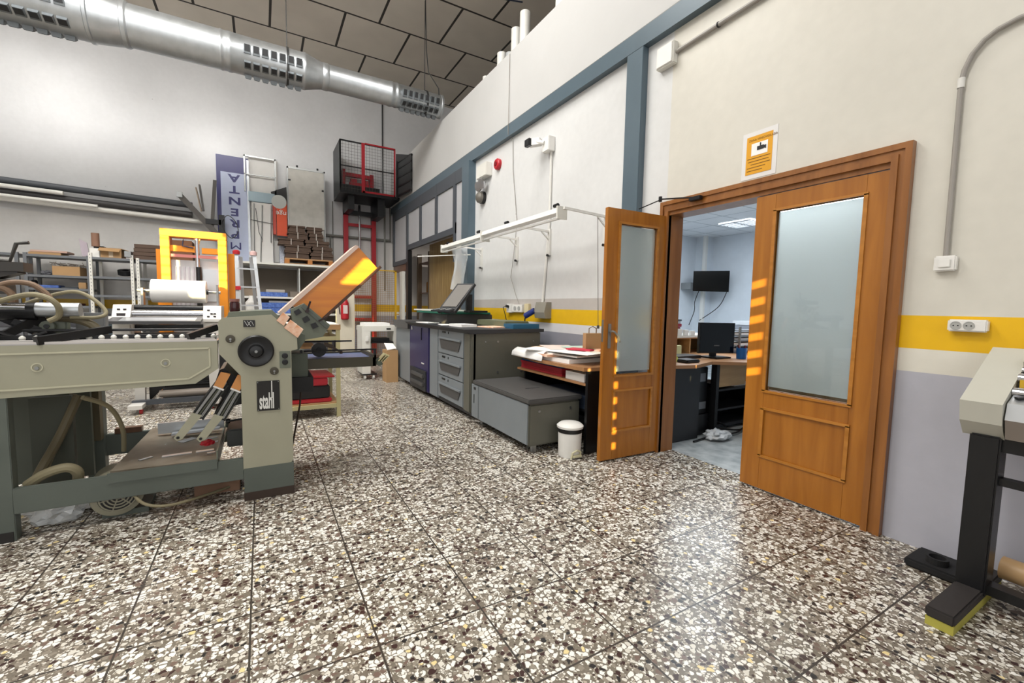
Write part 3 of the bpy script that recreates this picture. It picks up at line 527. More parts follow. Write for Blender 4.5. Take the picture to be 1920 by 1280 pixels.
# ================= FOLDING MACHINE
fm=T('folding_machine','large grey-green paper folding machine with a black handwheel','machine',(-.3,3.3,0))
colp=[(-.215,1.085),(-.195,1.108),(.055,1.128),(.19,.995),(.192,.915),(.157,.905),(.157,.215),(.145,.20),(-.10,.183),(-.112,.195),(-.112,.765),(-.215,.90)]
MB().prism(colp,'y',3.0,3.025).ob('front_side_plate',cream,fm)
MB().prism([(-.21,1.10),(.05,1.12),(.18,.99),(.15,.90),(.15,0.2),(-.105,.19),(-.105,.77),(-.21,.90)],'y',3.58,3.61).ob('rear_side_plate',cream,fm)
MB().prism([(-.175,1.10),(-.165,1.14),(.06,1.155),(.175,1.03),(.16,.93),(.12,.80),(-.08,.78),(-.19,.92)],'y',3.026,3.58).ob('fold_unit_housing',green,fm)
MB().box(-.108,.155,3.026,3.60,0.0,.60,.004).ob('pedestal',gm,fm); MB().box(-.11,.158,2.998,3.02,.04,.20).ob('lower_apron',gm,fm); MB().box(-.112,.16,2.994,3.03,0,.05).ob('kick_strip',M('oily_brown','#3a2d25',.6),fm)
hw=MB().lathe([(.088,0),(.094,.006),(.094,.018),(.086,.024),(.055,.012),(.04,.014),(.032,.05),(.012,.056)],(-.03,2.998,.912),(0,-1,0),40).ob('handwheel',black,fm,True)
MB().cyl((-.03,2.945,.912),(-.03,2.939,.912),.008,seg=12).ob('wheel_bolt',steel,hw)
for x,z in ((-.158,.985),(.062,.785)):
    k=MB().lathe([(.024,0),(.024,.006),(.016,.007)],(x,3.0,z),(0,-1,0),24).ob('bearing_cap',M('cap_olive','#4b463a',.4,.3),fm,True); MB().cyl((x,2.993,z),(x,2.989,z),.006,seg=10).cyl((x,2.993,z-.012),(x,2.989,z-.012),.004,seg=8).ob('cap_screw',steel,k)
MB().box(.092,.152,2.994,3.0,.80,.905,.002).ob('button_panel',green,fm)
for z in (.877,.838): MB().lathe([(.017,0),(.017,.006),(.011,.007),(.011,.004)],(.121,2.994,z),(0,-1,0),20).ob('push_button',black,fm,True)
pl=MB().box(-.033,.088,2.994,3.0,.545,.727).ob('name_plate',M('plate_black','#1c1a19',.35),fm)
wl=M('letter_white','#dcdcd8',.4); 
text(fm,'plate_lettering','stahl',wl,(-.021,2.9935,.560),(1,0,0),(0,0,1),.135,.315,.0006,'LEFT',1,.0035)
MB().box(.0435,.049,2.9925,2.994,.62,.726).ob('letter_stroke',wl,fm)
for x,z in ((-.027,.552),(.082,.552),(-.027,.72),(.082,.72)): MB().cyl((x,2.994,z),(x,2.991,z),.003,seg=8).ob('rivet',steel,pl)
em=MB().box(-.092,-.033,2.994,3.0,1.055,1.095).ob('emblem_plate',MC['plate_black'],fm)
MB().bar((-.086,2.993,1.09),(-.070,2.993,1.06),.002,.004,(0,1,0)).bar((-.072,2.993,1.09),(-.054,2.993,1.06),.002,.004,(0,1,0)).bar((-.054,2.993,1.09),(-.072,2.993,1.06),.002,.004,(0,1,0)).bar((-.050,2.993,1.088),(-.040,2.993,1.064),.002,.004,(0,1,0)).ob('emblem_mark',wl,em)
# feed table body
tbp=[(-1.75,.70),(-1.75,.965),(-.222,.975),(-.222,.815),(-.33,.735)]
MB().prism(tbp,'y',2.998,3.03).ob('table_side_panel',cream,fm)
rim=MB(); out=[(-1.70,.745),(-.36,.765),(-.26,.83),(-.26,.935),(-1.70,.925)]
for i in range(4): rim.bar((out[i][0],2.997,out[i][1]),(out[i+1][0],2.997,out[i+1][1]),.008,.006,(0,1,0))
rim.ob('panel_rim',M('cream_rim','#bdbaa2',.4),fm)
for x in (-.96,-.46): k=MB().ring((x,2.998,.86),(0,-1,0),.022,.017,.003).ob('fastener_ring',MC['cream_rim'],fm); MB().cyl((x,2.998,.857),(x,2.99,.857),.008,seg=12).ob('fastener',steel,k)
MB().box(-1.75,-.222,3.0,3.56,.955,.975).ob('table_bed',M('bed_grey','#a8a5a3',.3,.4),fm); MB().box(-1.75,-.225,3.0,3.02,.975,.985).box(-1.75,-.24,3.07,3.11,.975,.988).box(-1.75,-.24,3.19,3.23,.975,.992).box(-1.75,-.24,3.30,3.36,.975,.992).ob('bed_slats',M('bed_light','#c9c4c0',.3,.3),fm)
br=MB().box(-1.2,-.24,3.135,3.185,.976,1.008).ob('ball_rail',blackm,fm)
for i in range(17): x=-1.05+i*.05; MB().lathe([(.002,-.014),(.011,-.008),(.014,0),(.011,.008),(.002,.014)],(x,3.135,.995),(0,0,1),12).ob('guide_ball',whitem,br,True)
MB().cyl((-1.1,3.24,1.03),(-.22,3.24,1.03),.008,seg=10).ob('cross_bar',blackm,fm)
MB().bar((-.96,3.0,.990),(-.73,3.2,1.035),.04,.04).cyl((-.95,3.01,.97),(-.95,3.01,1.0),.01,seg=8).ob('side_lay_bracket',black,fm); MB().bar((-.36,3.02,1.0),(-.23,3.1,1.05),.035,.035).cyl((-.34,3.03,.975),(-.34,3.03,1.0),.01,seg=8).ob('side_lay_bracket',black,fm)
# suction drum and pipes at upper left
MB().cyl((-1.9,3.26,1.13),(-1.03,3.26,1.13),.045,seg=24).ob('suction_drum',blackm,fm,True); MB().cyl((-1.9,3.23,1.15),(-1.06,3.23,1.15),.018,seg=16).ob('chrome_shaft',chrome,fm,True); MB().cyl((-1.03,3.26,1.14),(-.86,3.26,1.14),.038,seg=24).ob('drum_end',galv,fm,True)
MB().box(-1.25,-1.125,2.99,3.05,.97,1.18,.01).ob('left_head_post',green,fm)
MB().box(-1.05,-.93,3.3,3.36,.985,1.08,.006).cyl((-1.0,3.29,1.05),(-1.0,3.27,1.05),.03,seg=18).ob('gear_bracket',green,fm); MB().cyl((-1.0,3.268,1.05),(-1.0,3.262,1.05),.012,seg=12).ob('gear_bore',black,fm)
MB().bar((-1.15,3.2,1.0),(-1.02,3.3,1.1),.03,.04).bar((-1.12,3.25,1.08),(-.98,3.3,1.0),.03,.03).bar((-1.18,3.3,1.1),(-1.05,3.3,1.02),.06,.03).tube([(-1.15,3.2,1.02),(-1.05,3.15,.985),(-.98,3.2,1.02)],.012,8).ob('linkage',blackm,fm)
MB().box(-.93,-.80,3.42,3.5,.98,1.12,.01).ob('drum_cover',M('cover_grey','#77797a',.45),fm)
MB().box(-.96,-.89,3.38,3.42,1.08,1.12).ob('white_sensor',white,fm)
def hz(name,pts,r,mat,par=fm,seg=10):
    # smooth the control points with Catmull-Rom
    P=[Vector(p) for p in pts]; out=[]
    for i in range(len(P)-1):
        a=P[max(i-1,0)];b_=P[i];c=P[i+1];d=P[min(i+2,len(P)-1)]
        for t in (0,.2,.4,.6,.8): out.append(.5*((2*b_)+(c-a)*t+(2*a-5*b_+4*c-d)*t*t+(-a+3*b_-3*c+d)*t**3))
    out.append(P[-1]); return MB().tube(out,r,seg).ob(name,mat,par,True)
hz('air_hose',[(-1.15,3.22,1.18),(-1.05,3.2,1.215),(-.98,3.18,1.21),(-.93,3.18,1.17),(-.93,3.2,1.11),(-.97,3.2,1.08)],.014,hose)
hz('air_hose',[(-1.1,3.35,1.17),(-1.0,3.38,1.22),(-.90,3.36,1.24),(-.82,3.32,1.20),(-.76,3.28,1.13),(-.79,3.25,1.10),(-.9,3.25,1.10)],.010,hose)
hz('air_hose',[(-1.0,3.3,1.10),(-.9,3.28,1.09),(-.82,3.26,1.06),(-.77,3.24,1.0),(-.75,3.22,.97)],.022,hosed)
hz('air_hose',[(-1.2,3.3,1.25),(-1.13,3.3,1.28),(-1.05,3.3,1.27),(-.99,3.3,1.2),(-1.0,3.28,1.14)],.014,M('hose_brown','#7c6450',.6))
hz('air_hose',[(-1.3,3.3,1.30),(-1.15,3.3,1.24),(-1.13,3.3,1.15),(-1.2,3.3,1.1)],.016,MC['hose_brown'])
MB().tube([(-1.6,3.6,1.44),(-1.2,3.5,1.40),(-1.17,3.5,1.50),(-1.12,3.5,1.51)],.01,8).bar((-1.6,3.5,1.36),(-1.13,3.5,1.37),.12,.05).bar((-1.5,3.5,1.22),(-1.16,3.5,1.35),.1,.03).bar((-1.5,3.5,1.25),(-1.2,3.5,1.26),.1,.08).ob('pump_head',M('pump_dark','#3c3935',.5),fm)
# frame below
MB().box(-1.165,-1.072,3.0,3.06,0,.72,.003).ob('frame_leg',gm,fm); MB().box(-.99,-.905,3.72,3.80,0,.86,.003).ob('frame_leg',gm,fm); MB().box(-1.165,-1.08,3.74,3.82,0,.8).ob('frame_leg',gm,fm)
MB().box(-1.08,-.11,3.0,3.03,.135,.265,.004).ob('front_rail',gm,fm); MB().box(-1.08,-.11,3.76,3.80,.17,.31,.004).ob('rear_rail',gm,fm); MB().box(-1.16,-1.08,2.995,3.07,0,.05).ob('leg_shoe',M('oily_black','#22201e',.6),fm)
MB().box(-1.05,-.98,3.45,3.50,.1,.78).ob('inner_upright',green,fm); MB().box(-1.75,-.93,3.6,3.63,.1,.7).ob('rear_cover',M('cover_dark','#55594f',.6),fm)
MB().box(-.94,-.905,3.66,3.72,.3,.72).ob('inner_upright',hosed,fm)
MB().box(-1.10,-.93,3.3,3.34,.18,.66).ob('inner_panel',M('panel_dark','#45483f',.6),fm)
tr=MB(); tr.slab((-.72,3.03,.27),(-.245,3.0,.27),(-.225,3.62,.30),(-.66,3.72,.32),.012); tray=tr.ob('delivery_tray',M('worn_board','#857c6d',.5,0,.1,5,var2='#625849'),fm)
MB().box(-.725,-.24,2.992,3.0,.225,.282,.002).ob('tray_lip',gm,tray); MB().box(-.245,-.238,3.0,3.7,.24,.33).ob('tray_edge',green,tray)
MB().box(-.60,-.24,3.55,3.57,.33,.40).bar((-.52,3.5,.335),(-.26,3.5,.345),.05,.012).ob('tray_stop',galv,fm)
sl=MB()
for (x0,y0,x1,y1,w_) in ((-.55,3.38,-.53,3.5,.03),(-.52,3.16,-.38,3.17,.03),(-.36,3.17,-.27,3.175,.03),(-.62,3.14,-.57,3.18,.02),(-.34,3.32,-.26,3.33,.02),(-.47,3.4,-.40,3.46,.07),(-.36,3.40,-.27,3.42,.02),(-.30,3.12,-.26,3.13,.02)): sl.bar((x0,y0,.284+.045*(y0-3)),(x1,y1,.284+.045*(y1-3)),w_,.004)
sl.ob('steel_strips',alu,tray)
for i in range(2):
    dx=.105*i; dz=-.02*i
    a=Vector((-.20+dx*.8,3.1,.755+dz)); e=Vector((-.345+dx,3.1,.54+dz))
    cart=MB().slab((a.x-.03,3.06,a.z-.02),(a.x+.02,3.06,a.z-.05),(e.x+.04,3.06,e.z-.03),(e.x-.02,3.06,e.z),.40).ob('buckle_plate',M('plate_olive','#2e302b',.45,.3),fm)
    for kk in range(5): MB().bar((a.x-.028+.012*kk,3.052-.004*(kk%2),a.z-.022-.007*kk),(e.x-.016+.013*kk,3.052-.004*(kk%2),e.z+.004-.008*kk),.007,.008,(0,1,0)).ob('plate_strip',[black,steel,M('strip_olive','#5b5d50',.4,.4),black,M('strip_char','#2a2b27',.4)][kk],cart)
    MB().bar((a.x-.02,3.05,a.z-.02),(e.x,3.05,e.z),.012,.02,(0,1,0)).bar((a.x+.01,3.05,a.z-.03),(e.x+.03,3.05,e.z-.01),.012,.012,(0,1,0)).ob('plate_rod',steel,cart)
    MB().prism([(a.x-.012,a.z+.035),(a.x+.036,a.z+.02),(a.x-.004,a.z-.062),(a.x-.048,a.z-.04)],'y',3.02,3.045).ob('orange_paper_strip',M('orange_strip','#c98a4e',.6),cart); MB().bar((a.x-.05,3.03,a.z-.045),(a.x+.0,3.03,a.z-.072),.01,.012,(0,1,0)).ob('strip_edge',paper,cart)
    MB().prism([(e.x-.01,e.z+.02),(e.x+.035,e.z-.0),(e.x-.06,e.z-.125),(e.x-.085,e.z-.135),(e.x-.10,e.z-.115)],'y',3.035,3.055).ob('plate_arm',cream,cart); MB().cyl((e.x-.08,3.034,e.z-.115),(e.x-.08,3.03,e.z-.115),.008,seg=10).ob('arm_bolt',black,cart)
MB().prism([(-.225,.79),(-.20,.80),(-.11,.71),(-.11,.575),(-.17,.56),(-.26,.68)],'y',3.12,3.5).ob('lower_housing',black,fm)
MB().cyl((-.12,3.2,.46),(-.19,3.2,.455),.006,seg=8).lathe([(.014,-.012),(.016,0),(.012,.012)],(-.195,3.2,.455),(1,0,0),12).ob('lever_knob',black,fm,True)
MB().box(-.20,-.11,3.15,3.4,.30,.41,.008).ob('gear_box',M('box_dark','#3a3c3a',.5),fm)
# delivery side
MB().prism([(.15,.90),(.20,.90),(.24,.96),(.24,1.0),(.19,1.02),(.15,.99)],'y',3.06,3.5).ob('delivery_housing',dgreen,fm)
MB().box(.155,.27,3.25,3.60,.70,.86,.004).ob('transfer_box',dgreen,fm); MB().box(.15,.30,3.22,3.6,.60,.70).ob('transfer_bracket',blackm,fm)
ot=MB().box(.22,.735,3.28,3.31,.745,.815,.003).box(.22,.735,3.72,3.75,.745,.815).box(.71,.735,3.28,3.75,.745,.83).ob('delivery_frame',M('frame_olive','#3e3a2c',.5),fm)
MB().box(.23,.71,3.31,3.72,.795,.805).ob('delivery_belt',M('belt_blue','#6a7599',.3),fm); MB().cyl((.25,3.30,.87),(.74,3.30,.87),.006,seg=8).box(.225,.24,3.28,3.31,.80,.88).box(.72,.735,3.28,3.31,.80,.875).cyl((.2,3.5,.92),(.60,3.5,.92),.006,seg=8).ob('guide_rod',blackm,fm)
MB().cyl((.365,3.47,.86),(.365,3.51,.86),.052,seg=32).ob('drop_wheel',black,fm,True); MB().cyl((.365,3.46,.86),(.365,3.47,.86),.018,seg=16).ob('wheel_hub',blackm,fm)
MB().bar((.40,3.49,.90),(.46,3.49,.88),.02,.03).bar((.45,3.49,.885),(.52,3.49,.835),.014,.014).cyl((.52,3.49,.825),(.52,3.49,.845),.012,seg=10).ob('wheel_arm',M('arm_brown','#4a3c30',.4,.4),fm)
MB().bar((.745,3.3,.80),(.775,3.3,.75),.02,.03).cyl((.755,3.27,.765),(.755,3.33,.765),.018,seg=12).ob('end_hinge',dgreen,fm)
for i in range(3): MB().bar((.752+.016*i,3.3,.783-.004*i),(.80+.016*i,3.3,.838-.008*i),.06,.005).ob('sheet_stop',creamt,fm)
# upper buckle plate (orange board)
bd=MB().prism([(.18,1.19),(.62,1.61),(.75,1.47),(.34,1.07)],'y',3.3,3.50).ob('upper_fold_board',m_board,fm)
MB().prism([(.10,1.135),(.60,1.625),(.622,1.612),(.12,1.115)],'y',3.29,3.52).ob('board_top',M('board_pale','#d5bcae',.5),fm); MB().bar((.335,3.30,1.055),(.775,3.30,1.482),.02,.012,(0,1,0)).ob('board_rail',M('rail_dark','#4a2f20',.5),fm)
MB().prism([(.17,1.16),(.25,1.20),(.41,1.055),(.36,.975),(.24,.955),(.19,.99)],'y',3.20,3.29).ob('board_clamp',green,fm)
MB().slab((.185,3.195,1.145),(.215,3.195,1.165),(.235,3.195,1.14),(.20,3.195,1.12),-.01).slab((.235,3.195,1.10),(.265,3.195,1.12),(.285,3.195,1.09),(.25,3.195,1.07),-.01).slab((.285,3.195,1.06),(.315,3.195,1.075),(.335,3.195,1.045),(.30,3.195,1.03),-.01).ob('clamp_slots',black,fm)
MB().bar((.265,3.18,1.15),(.285,3.17,1.215),.012,.012,(0,1,0)).bar((.335,3.18,1.085),(.385,3.17,1.11),.012,.012,(0,1,0)).cyl((.265,3.20,1.15),(.265,3.16,1.15),.012,seg=10).ob('clamp_lever',M('lever_red_black','#2a1616',.35),fm)
MB().bar((.235,3.19,1.185),(.39,3.19,1.04),.02,.012,(0,1,0)).ob('clamp_bar',gm,fm)
for i,(x,z) in enumerate(((.115,1.095),(.155,1.05),(.19,1.02))):
    o=MB().slab((x-.035,2.993,z-.002),(x,2.985,z+.047),(x+.036,2.985,z+.018),(x+.004,2.993,z-.034),.012).ob('folded_leaflet',peach); tag(o,['folded orange leaflet highest on the slanted edge of the folding machine','folded pink leaflet in the middle of the slanted machine edge','folded orange leaflet lowest on the slanted edge of the folding machine'][i],'leaflet','folded leaflets on the folding machine')
jr=T('dark_jar','small dark glass jar with red contents on top of the folding machine','jar',(-.14,3.2,1.14)); MB().lathe([(.026,0),(.028,.01),(.028,.05),(.024,.062)],(-.14,3.2,1.14),seg=20).ob('jar_body',M('jar_glass','#3a1418',.1),jr,True); MB().lathe([(.026,.062),(.026,.08)],(-.14,3.2,1.14),seg=20).ob('jar_lid',M('jar_lid','#8a5a52',.4),jr,True)
tag(MB().crumple((-.30,3.15,.345),.035,.03,.02,9,.2).ob('red_cloth',redp),'crumpled red cloth lying on the delivery tray of the folding machine','cloth')
# hoses low
hz('air_hose',[(-.83,3.1,.68),(-.75,3.2,.60),(-.72,3.3,.45),(-.73,3.35,.30)],.012,hose)
hz('air_hose',[(-.90,3.3,.66),(-.97,3.25,.45),(-1.02,3.15,.30),(-1.06,3.1,.18)],.022,hosed); hz('air_hose',[(-.93,3.35,.66),(-.99,3.3,.42),(-1.03,3.2,.25)],.012,hose)
hz('air_hose',[(-1.05,3.08,.25),(-.98,3.07,.30),(-.90,3.07,.32),(-.86,3.08,.285),(-.87,3.1,.22)],.024,hose)
mo=T('electric_motor','beige electric motor with a round fan grille on the floor under the folding machine','motor',(-.75,3.2,0)); mc=(-.70,3.06,.135); ax=(-.25,.97,0)
MB().lathe([(.08,-.01),(.112,.0),(.118,.03),(.118,.10),(.10,.11),(.10,.28),(.07,.29)],mc,ax,36).ob('motor_body',M('motor_beige','#8d8a78',.45),mo,True)
MB().lathe([(.085,-.012),(.08,-.016)],mc,ax,36).ob('fan_opening',black,mo)
axv=Vector(ax).normalized(); gr=MB(); 
for r in (.082,.066,.05,.034,.018): gr.ring(Vector(mc)-axv*.016,-axv,r,r-.007,.004,28)
sv=axv.cross(Vector((0,0,1)))
for k in range(3):
    a=k*PI/3+.2; dv=sv*math.cos(a)+Vector((0,0,1))*math.sin(a); gr.bar(Vector(mc)-axv*.019-dv*.082,Vector(mc)-axv*.019+dv*.082,.006,.005,axv)
gr.ob('fan_grille',MC['motor_beige'],mo); MB().box(-.78,-.58,3.1,3.3,0,.03).ob('motor_base',gm,mo)
hz('power_cable',[(-.64,3.03,.16),(-.58,2.99,.09),(-.48,2.98,.06),(-.35,3.05,.05),(-.2,3.2,.03)],.008,hose,mo)
tag(MB().crumple((-.98,3.2,.06),.12,.12,.065,11,.22).ob('plastic_wrap',film,None),'crumpled clear plastic wrap on the floor under the folding machine','plastic wrap')
tag(MB().tube([(.235,3.3,.70),(.22,3.3,.5),(.17,3.35,.2),(.17,3.4,.012)],.006,8).ob('power_cable',M('cable_brown','#3a2c22',.6),None,True),'dark cable hanging from the delivery end of the folding machine to the floor','cable')
bxm=T('wooden_crate','old wooden box with pinkish paper on the floor under the folding machine','box',(-.3,3.35,0)); MB().box(-.38,-.14,3.2,3.5,.0,.11,.004).ob('box_body',M('pink_brown','#8a6a55',.7),bxm)
tag(MB().crumple((-.9,3.35,.045),.1,.1,.05,17,.2).ob('crumpled_paper',paper),'crumpled white paper behind the plastic wrap on the floor','paper')
tag(MB().box(-.86,-.72,3.755,3.805,.31,.345).ob('brown_block',m_brown),'small brown block lying on the rear rail of the folding machine','block')

# ================= MIDDLE GROUND
st=T('steel_work_table','cream framed work table with white top and red stacks beneath','table',(.35,5.2,0))
MB().box(-.05,.72,4.88,5.55,.955,.985,.004).ob('tabletop',M('table_white','#e4e0da',.4),st); MB().box(-.05,.725,4.875,4.885,.93,.985).ob('edge_band',m_ply,st)
for x,y in ((.70,4.90),(-.03,4.90),(.70,5.53),(-.03,5.53)): MB().box(x-.02,x+.02,y-.02,y+.02,0,.955).ob('leg',creamt,st)
for z in (.84,.12): MB().box(-.05,.71,4.885,4.915,z-.02,z+.02).box(-.05,.71,5.52,5.55,z-.02,z+.02).box(.69,.715,4.9,5.53,z-.02,z+.02).ob('crossbar',creamt,st)
MB().box(-.05,.70,4.91,5.52,.14,.155).ob('lower_shelf',m_ply,st); MB().box(-.03,.5,4.95,5.5,.73,.75).ob('mid_shelf',m_ply,st)
for i,(z0,z1,mt,lab) in enumerate(((.156,.20,redp,'flat red pack lying on the lower shelf of the cream table'),(.205,.33,M('black_pack','#1d1a1b',.6),'thick black pack on the lower shelf of the cream table'),(.335,.42,M('crimson','#a8202c',.5),'red folder stack on top of the black pack under the cream table'))):
    tag(MB().box(0.0,.64-.02*i,4.93,5.42,z0,z1,.01).ob('paper_pack',mt),lab,'stack')
o=tag(MB().box(.05,.66,4.92,5.4,.425,.445,.006).ob('red_tray',redp),'thin red tray lying on top of the red folders under the cream table','tray'); o.rotation_euler=(0,.03,.05)
loose(.3,.68,5.0,5.4,.986,.012,paper,'paper_sheets','large white sheets on the cream table','paper',None,.1)
# cutter
ct=T('paper_cutter','white stand-mounted desktop paper cutter beside the grey press','paper cutter',(1.72,7.3,0))
MB().box(1.38,1.98,7.12,7.6,.77,.86,.01).ob('cutter_body',whitem,ct); MB().box(1.38,1.51,7.12,7.55,.08,.78,.006).ob('side_panel',whitem,ct); MB().box(1.88,1.98,7.12,7.55,.08,.78).ob('side_panel',whitem,ct)
MB().box(1.51,1.88,7.14,7.5,.58,.60).box(1.51,1.88,7.14,7.5,.30,.32).ob('shelf',blackm,ct); MB().box(1.43,1.47,7.09,7.12,.62,.70).ob('handle',white,ct)
MB().box(1.76,1.83,7.115,7.12,.80,.825).ob('display',black,ct)
for x in (1.42,1.55,1.9): MB().cyl((x-.015,7.14,.04),(x+.015,7.14,.04),.04,seg=14).ob('caster',M('caster_white','#d0cfca',.5),ct)
MB().box(1.38,1.6,7.1,7.5,.075,.095).ob('base_plate',blackm,ct)
loose(1.42,1.82,7.15,7.5,.861,.045,paper,'paper_stack','thick white paper stack on top of the paper cutter','paper')
tag(MB().box(1.57,1.82,7.18,7.4,.601,.66).ob('dark_tray',blackm),'dark tray on the shelf inside the paper cutter','tray')
cb=T('cardboard_box','tall cardboard box with white paper inside, beside the grey press','box',(1.76,7.08,0)); MB().box(1.66,1.84,6.72,6.98,0,.50).ob('box_body',card,cb); MB().slab((1.68,6.75,.50),(1.82,6.75,.52),(1.82,6.95,.58),(1.68,6.95,.59),.01).ob('paper_filling',paper,cb)
# fire extinguisher + cabinet
fe=T('fire_extinguisher','red fire extinguisher hanging on the cream post','fire extinguisher',(1.38,9.0,1.0)); MB().lathe([(.06,0),(.075,.02),(.075,.32),(.05,.38),(.025,.41)],(1.42,9.0,.90),seg=24).ob('cylinder_body',redp,fe,True); MB().box(1.39,1.45,8.97,9.03,1.31,1.36,.005).ob('valve',black,fe); MB().box(1.39,1.45,9.0,9.085,1.22,1.26).ob('wall_bracket',steel,fe); MB().box(1.38,1.46,8.918,8.93,1.02,1.18).ob('label',M('label_white','#d9c8c4',.5),fe)
MB().tube([(1.39,9.0,1.34),(1.33,8.98,1.3),(1.31,8.98,1.15),(1.33,8.98,1.0)],.01,8).ob('hose',black,fe,True)
tag(MB().box(1.28,1.62,9.08,9.2,0,1.40,.01).ob('cream_panel',M('panel_cream','#d8d0bc',.5),None),'pale cream upright panel behind the fire extinguisher','panel')
# laminator
lm=T('roll_laminator','white roll laminator with two control panels behind the folding machine','laminator',(-.88,6.2,0))
for x0,x1 in ((-1.35,-1.20),(-.57,-.40)):
    MB().prism([(5.98,.97),(5.98,1.0),(6.08,1.15),(6.5,1.15),(6.5,.97)],'x',x0,x1).ob('control_panel',M('lam_panel','#cfccc6',.4),lm)
    MB().box(x0,x1,6.0,6.45,.72,.97,.01).ob('side_housing',MC['lam_panel'],lm)
bt=MB()
for i,(x,z) in enumerate(((-1.30,1.10),(-1.25,1.10),(-.52,1.10),(-.49,1.06),(-.52,1.03),(-.46,1.06),(-.46,1.03))): y=5.98+(z-1.0)*.667; bt.box(x-.012,x+.012,y-.012,y,z-.006,z+.008)
bt.box(-1.31,-1.24,6.0,6.02,1.03,1.06); bt.ob('buttons',M('button_dark','#3a3336',.4),lm)
MB().cyl((-1.2,6.1,1.05),(-.57,6.1,1.05),.05,seg=24).ob('steel_roller',chrome,lm,True); MB().cyl((-1.2,6.2,1.12),(-.57,6.2,1.12),.03,seg=20).ob('steel_roller',black,lm,True)
MB().slab((-1.34,5.75,.955),(-.57,5.75,.955),(-.57,6.0,.99),(-1.34,6.0,.99),.03).ob('feed_table',M('feed_dark','#4e4e50',.4),lm); MB().slab((-1.25,5.78,.988),(-.62,5.78,.988),(-.62,5.97,1.015),(-1.25,5.97,1.015),.002).ob('table_plate',alu,lm)
MB().cyl((-1.22,6.2,.90),(-.5,6.2,.90),.035,seg=20).box(-1.22,-.5,6.15,6.3,.76,.84).ob('lower_roller',black,lm,True)
MB().cyl((-1.2,6.35,1.31),(-.42,6.35,1.31),.02,seg=14).box(-1.16,-1.14,6.3,6.4,1.12,1.34).box(-.46,-.44,6.3,6.4,1.12,1.40).ob('roll_holder',steel,lm,True)
MB().cyl((-.56,6.35,1.31),(-.54,6.35,1.31),.03,seg=16).ob('core_chuck',black,lm)
for x0,x1 in ((-1.22,-1.12),(-.55,-.45)): MB().prism([(x0,.72),(x1+.02,.72),(x1,.10),(x0+.02,.10)],'y',6.05,6.12).ob('stand_leg',MC['lam_panel'],lm); MB().box(x0,x1+.02,5.8,6.5,.06,.10).ob('foot_rail',MC['lam_panel'],lm)
MB().box(-1.1,-.45,6.1,6.16,.34,.44).ob('stand_beam',dgrey,lm); MB().cyl((-1.1,6.2,.24),(-.5,6.2,.24),.025,seg=14).ob('stand_bar',black,lm); MB().prism([(-1.10,.34),(-.95,.34),(-.97,.22),(-1.10,.08)],'y',6.16,6.2).ob('stand_gusset',black,lm); MB().cyl((-1.0,6.1,.16),(-.5,6.1,.16),.04,seg=20).ob('film_roll',M('film_roll','#a0968c',.3),lm,True)
MB().box(-1.22,-.5,5.98,6.04,.07,.12).ob('stand_rail',dgrey,lm)
for x in (-1.12,-.50):
    for y in (5.86,6.44): MB().cyl((x-.012,y,.03),(x+.012,y,.03),.03,seg=14).ob('caster',redp,lm)
tag(MB().lathe([(.13,0),(.132,.01),(.132,.50),(.13,.51)],(-1.07,6.35,1.31),(1,0,0),40).ob('film_roll_large',M('roll_white','#e8e6e2',.45),None,True),'large white film roll mounted above the laminator','roll')
# yellow frame press
yf=T('yellow_steel_frame','bright orange-yellow steel press frame behind the white film roll','frame',(-.68,6.7,0))
MB().box(-1.02,-.93,6.6,6.8,.55,1.97,.005).ob('upright',yel,yf); MB().box(-1.05,-.30,6.58,6.95,0,.55,.005).ob('press_base',M('base_char','#3a3b3c',.5),yf); MB().box(-.45,-.36,6.6,6.8,.55,1.97,.005).ob('upright',yel,yf); MB().box(-1.02,-.36,6.595,6.805,1.97,2.055,.005).ob('top_beam',yel,yf)
MB().box(-.93,-.69,6.65,6.72,1.80,1.87).box(-.62,-.45,6.65,6.72,1.79,1.86).ob('cross_beam',yel,yf); MB().box(-1.10,-1.03,6.85,6.93,.0,1.83).box(-.36,-.29,6.85,6.93,.55,1.83).ob('rear_upright',yel,yf)
MB().box(-.93,-.45,6.62,6.65,1.73,1.765).ob('press_bar',M('faded_red','#b8706a',.5),yf)
MB().cyl((-.665,6.64,2.0),(-.665,6.64,1.05),.022,seg=14).ob('screw_shaft',chrome,yf,True); MB().cyl((-.655,6.63,1.62),(-.655,6.63,1.05),.03,seg=14).ob('damper',black,yf,True); MB().cyl((-.69,6.64,1.98),(-.65,6.64,1.86),.008,seg=6).cyl((-.63,6.64,1.98),(-.66,6.64,1.86),.008,seg=6).ob('spring_link',M('link_yellow','#e2b05c',.4),yf)
MB().tube([(-.80,6.64,1.95),(-.81,6.64,1.87),(-.76,6.64,1.86),(-.7,6.64,1.85)],.008,6).ob('pipe_elbow',M('pipe_dark','#3c3c50',.4),yf,True)
MB().box(-.93,-.45,6.68,6.8,.56,1.70).ob('guard_sheet',M('guard_white','#dad8d6',.35,.2,.1,3,var2='#b2b0b2'),yf); 
gl=MB()
for i in range(5): gl.box(-.90+.045*i,-.885+.045*i,6.67,6.68,1.15,1.62)
gl.ob('guard_slots',M('slot_grey','#b8b0b4',.3,.4),yf); MB().box(-.62,-.45,6.665,6.68,1.2,1.6).ob('side_plate',alu,yf)
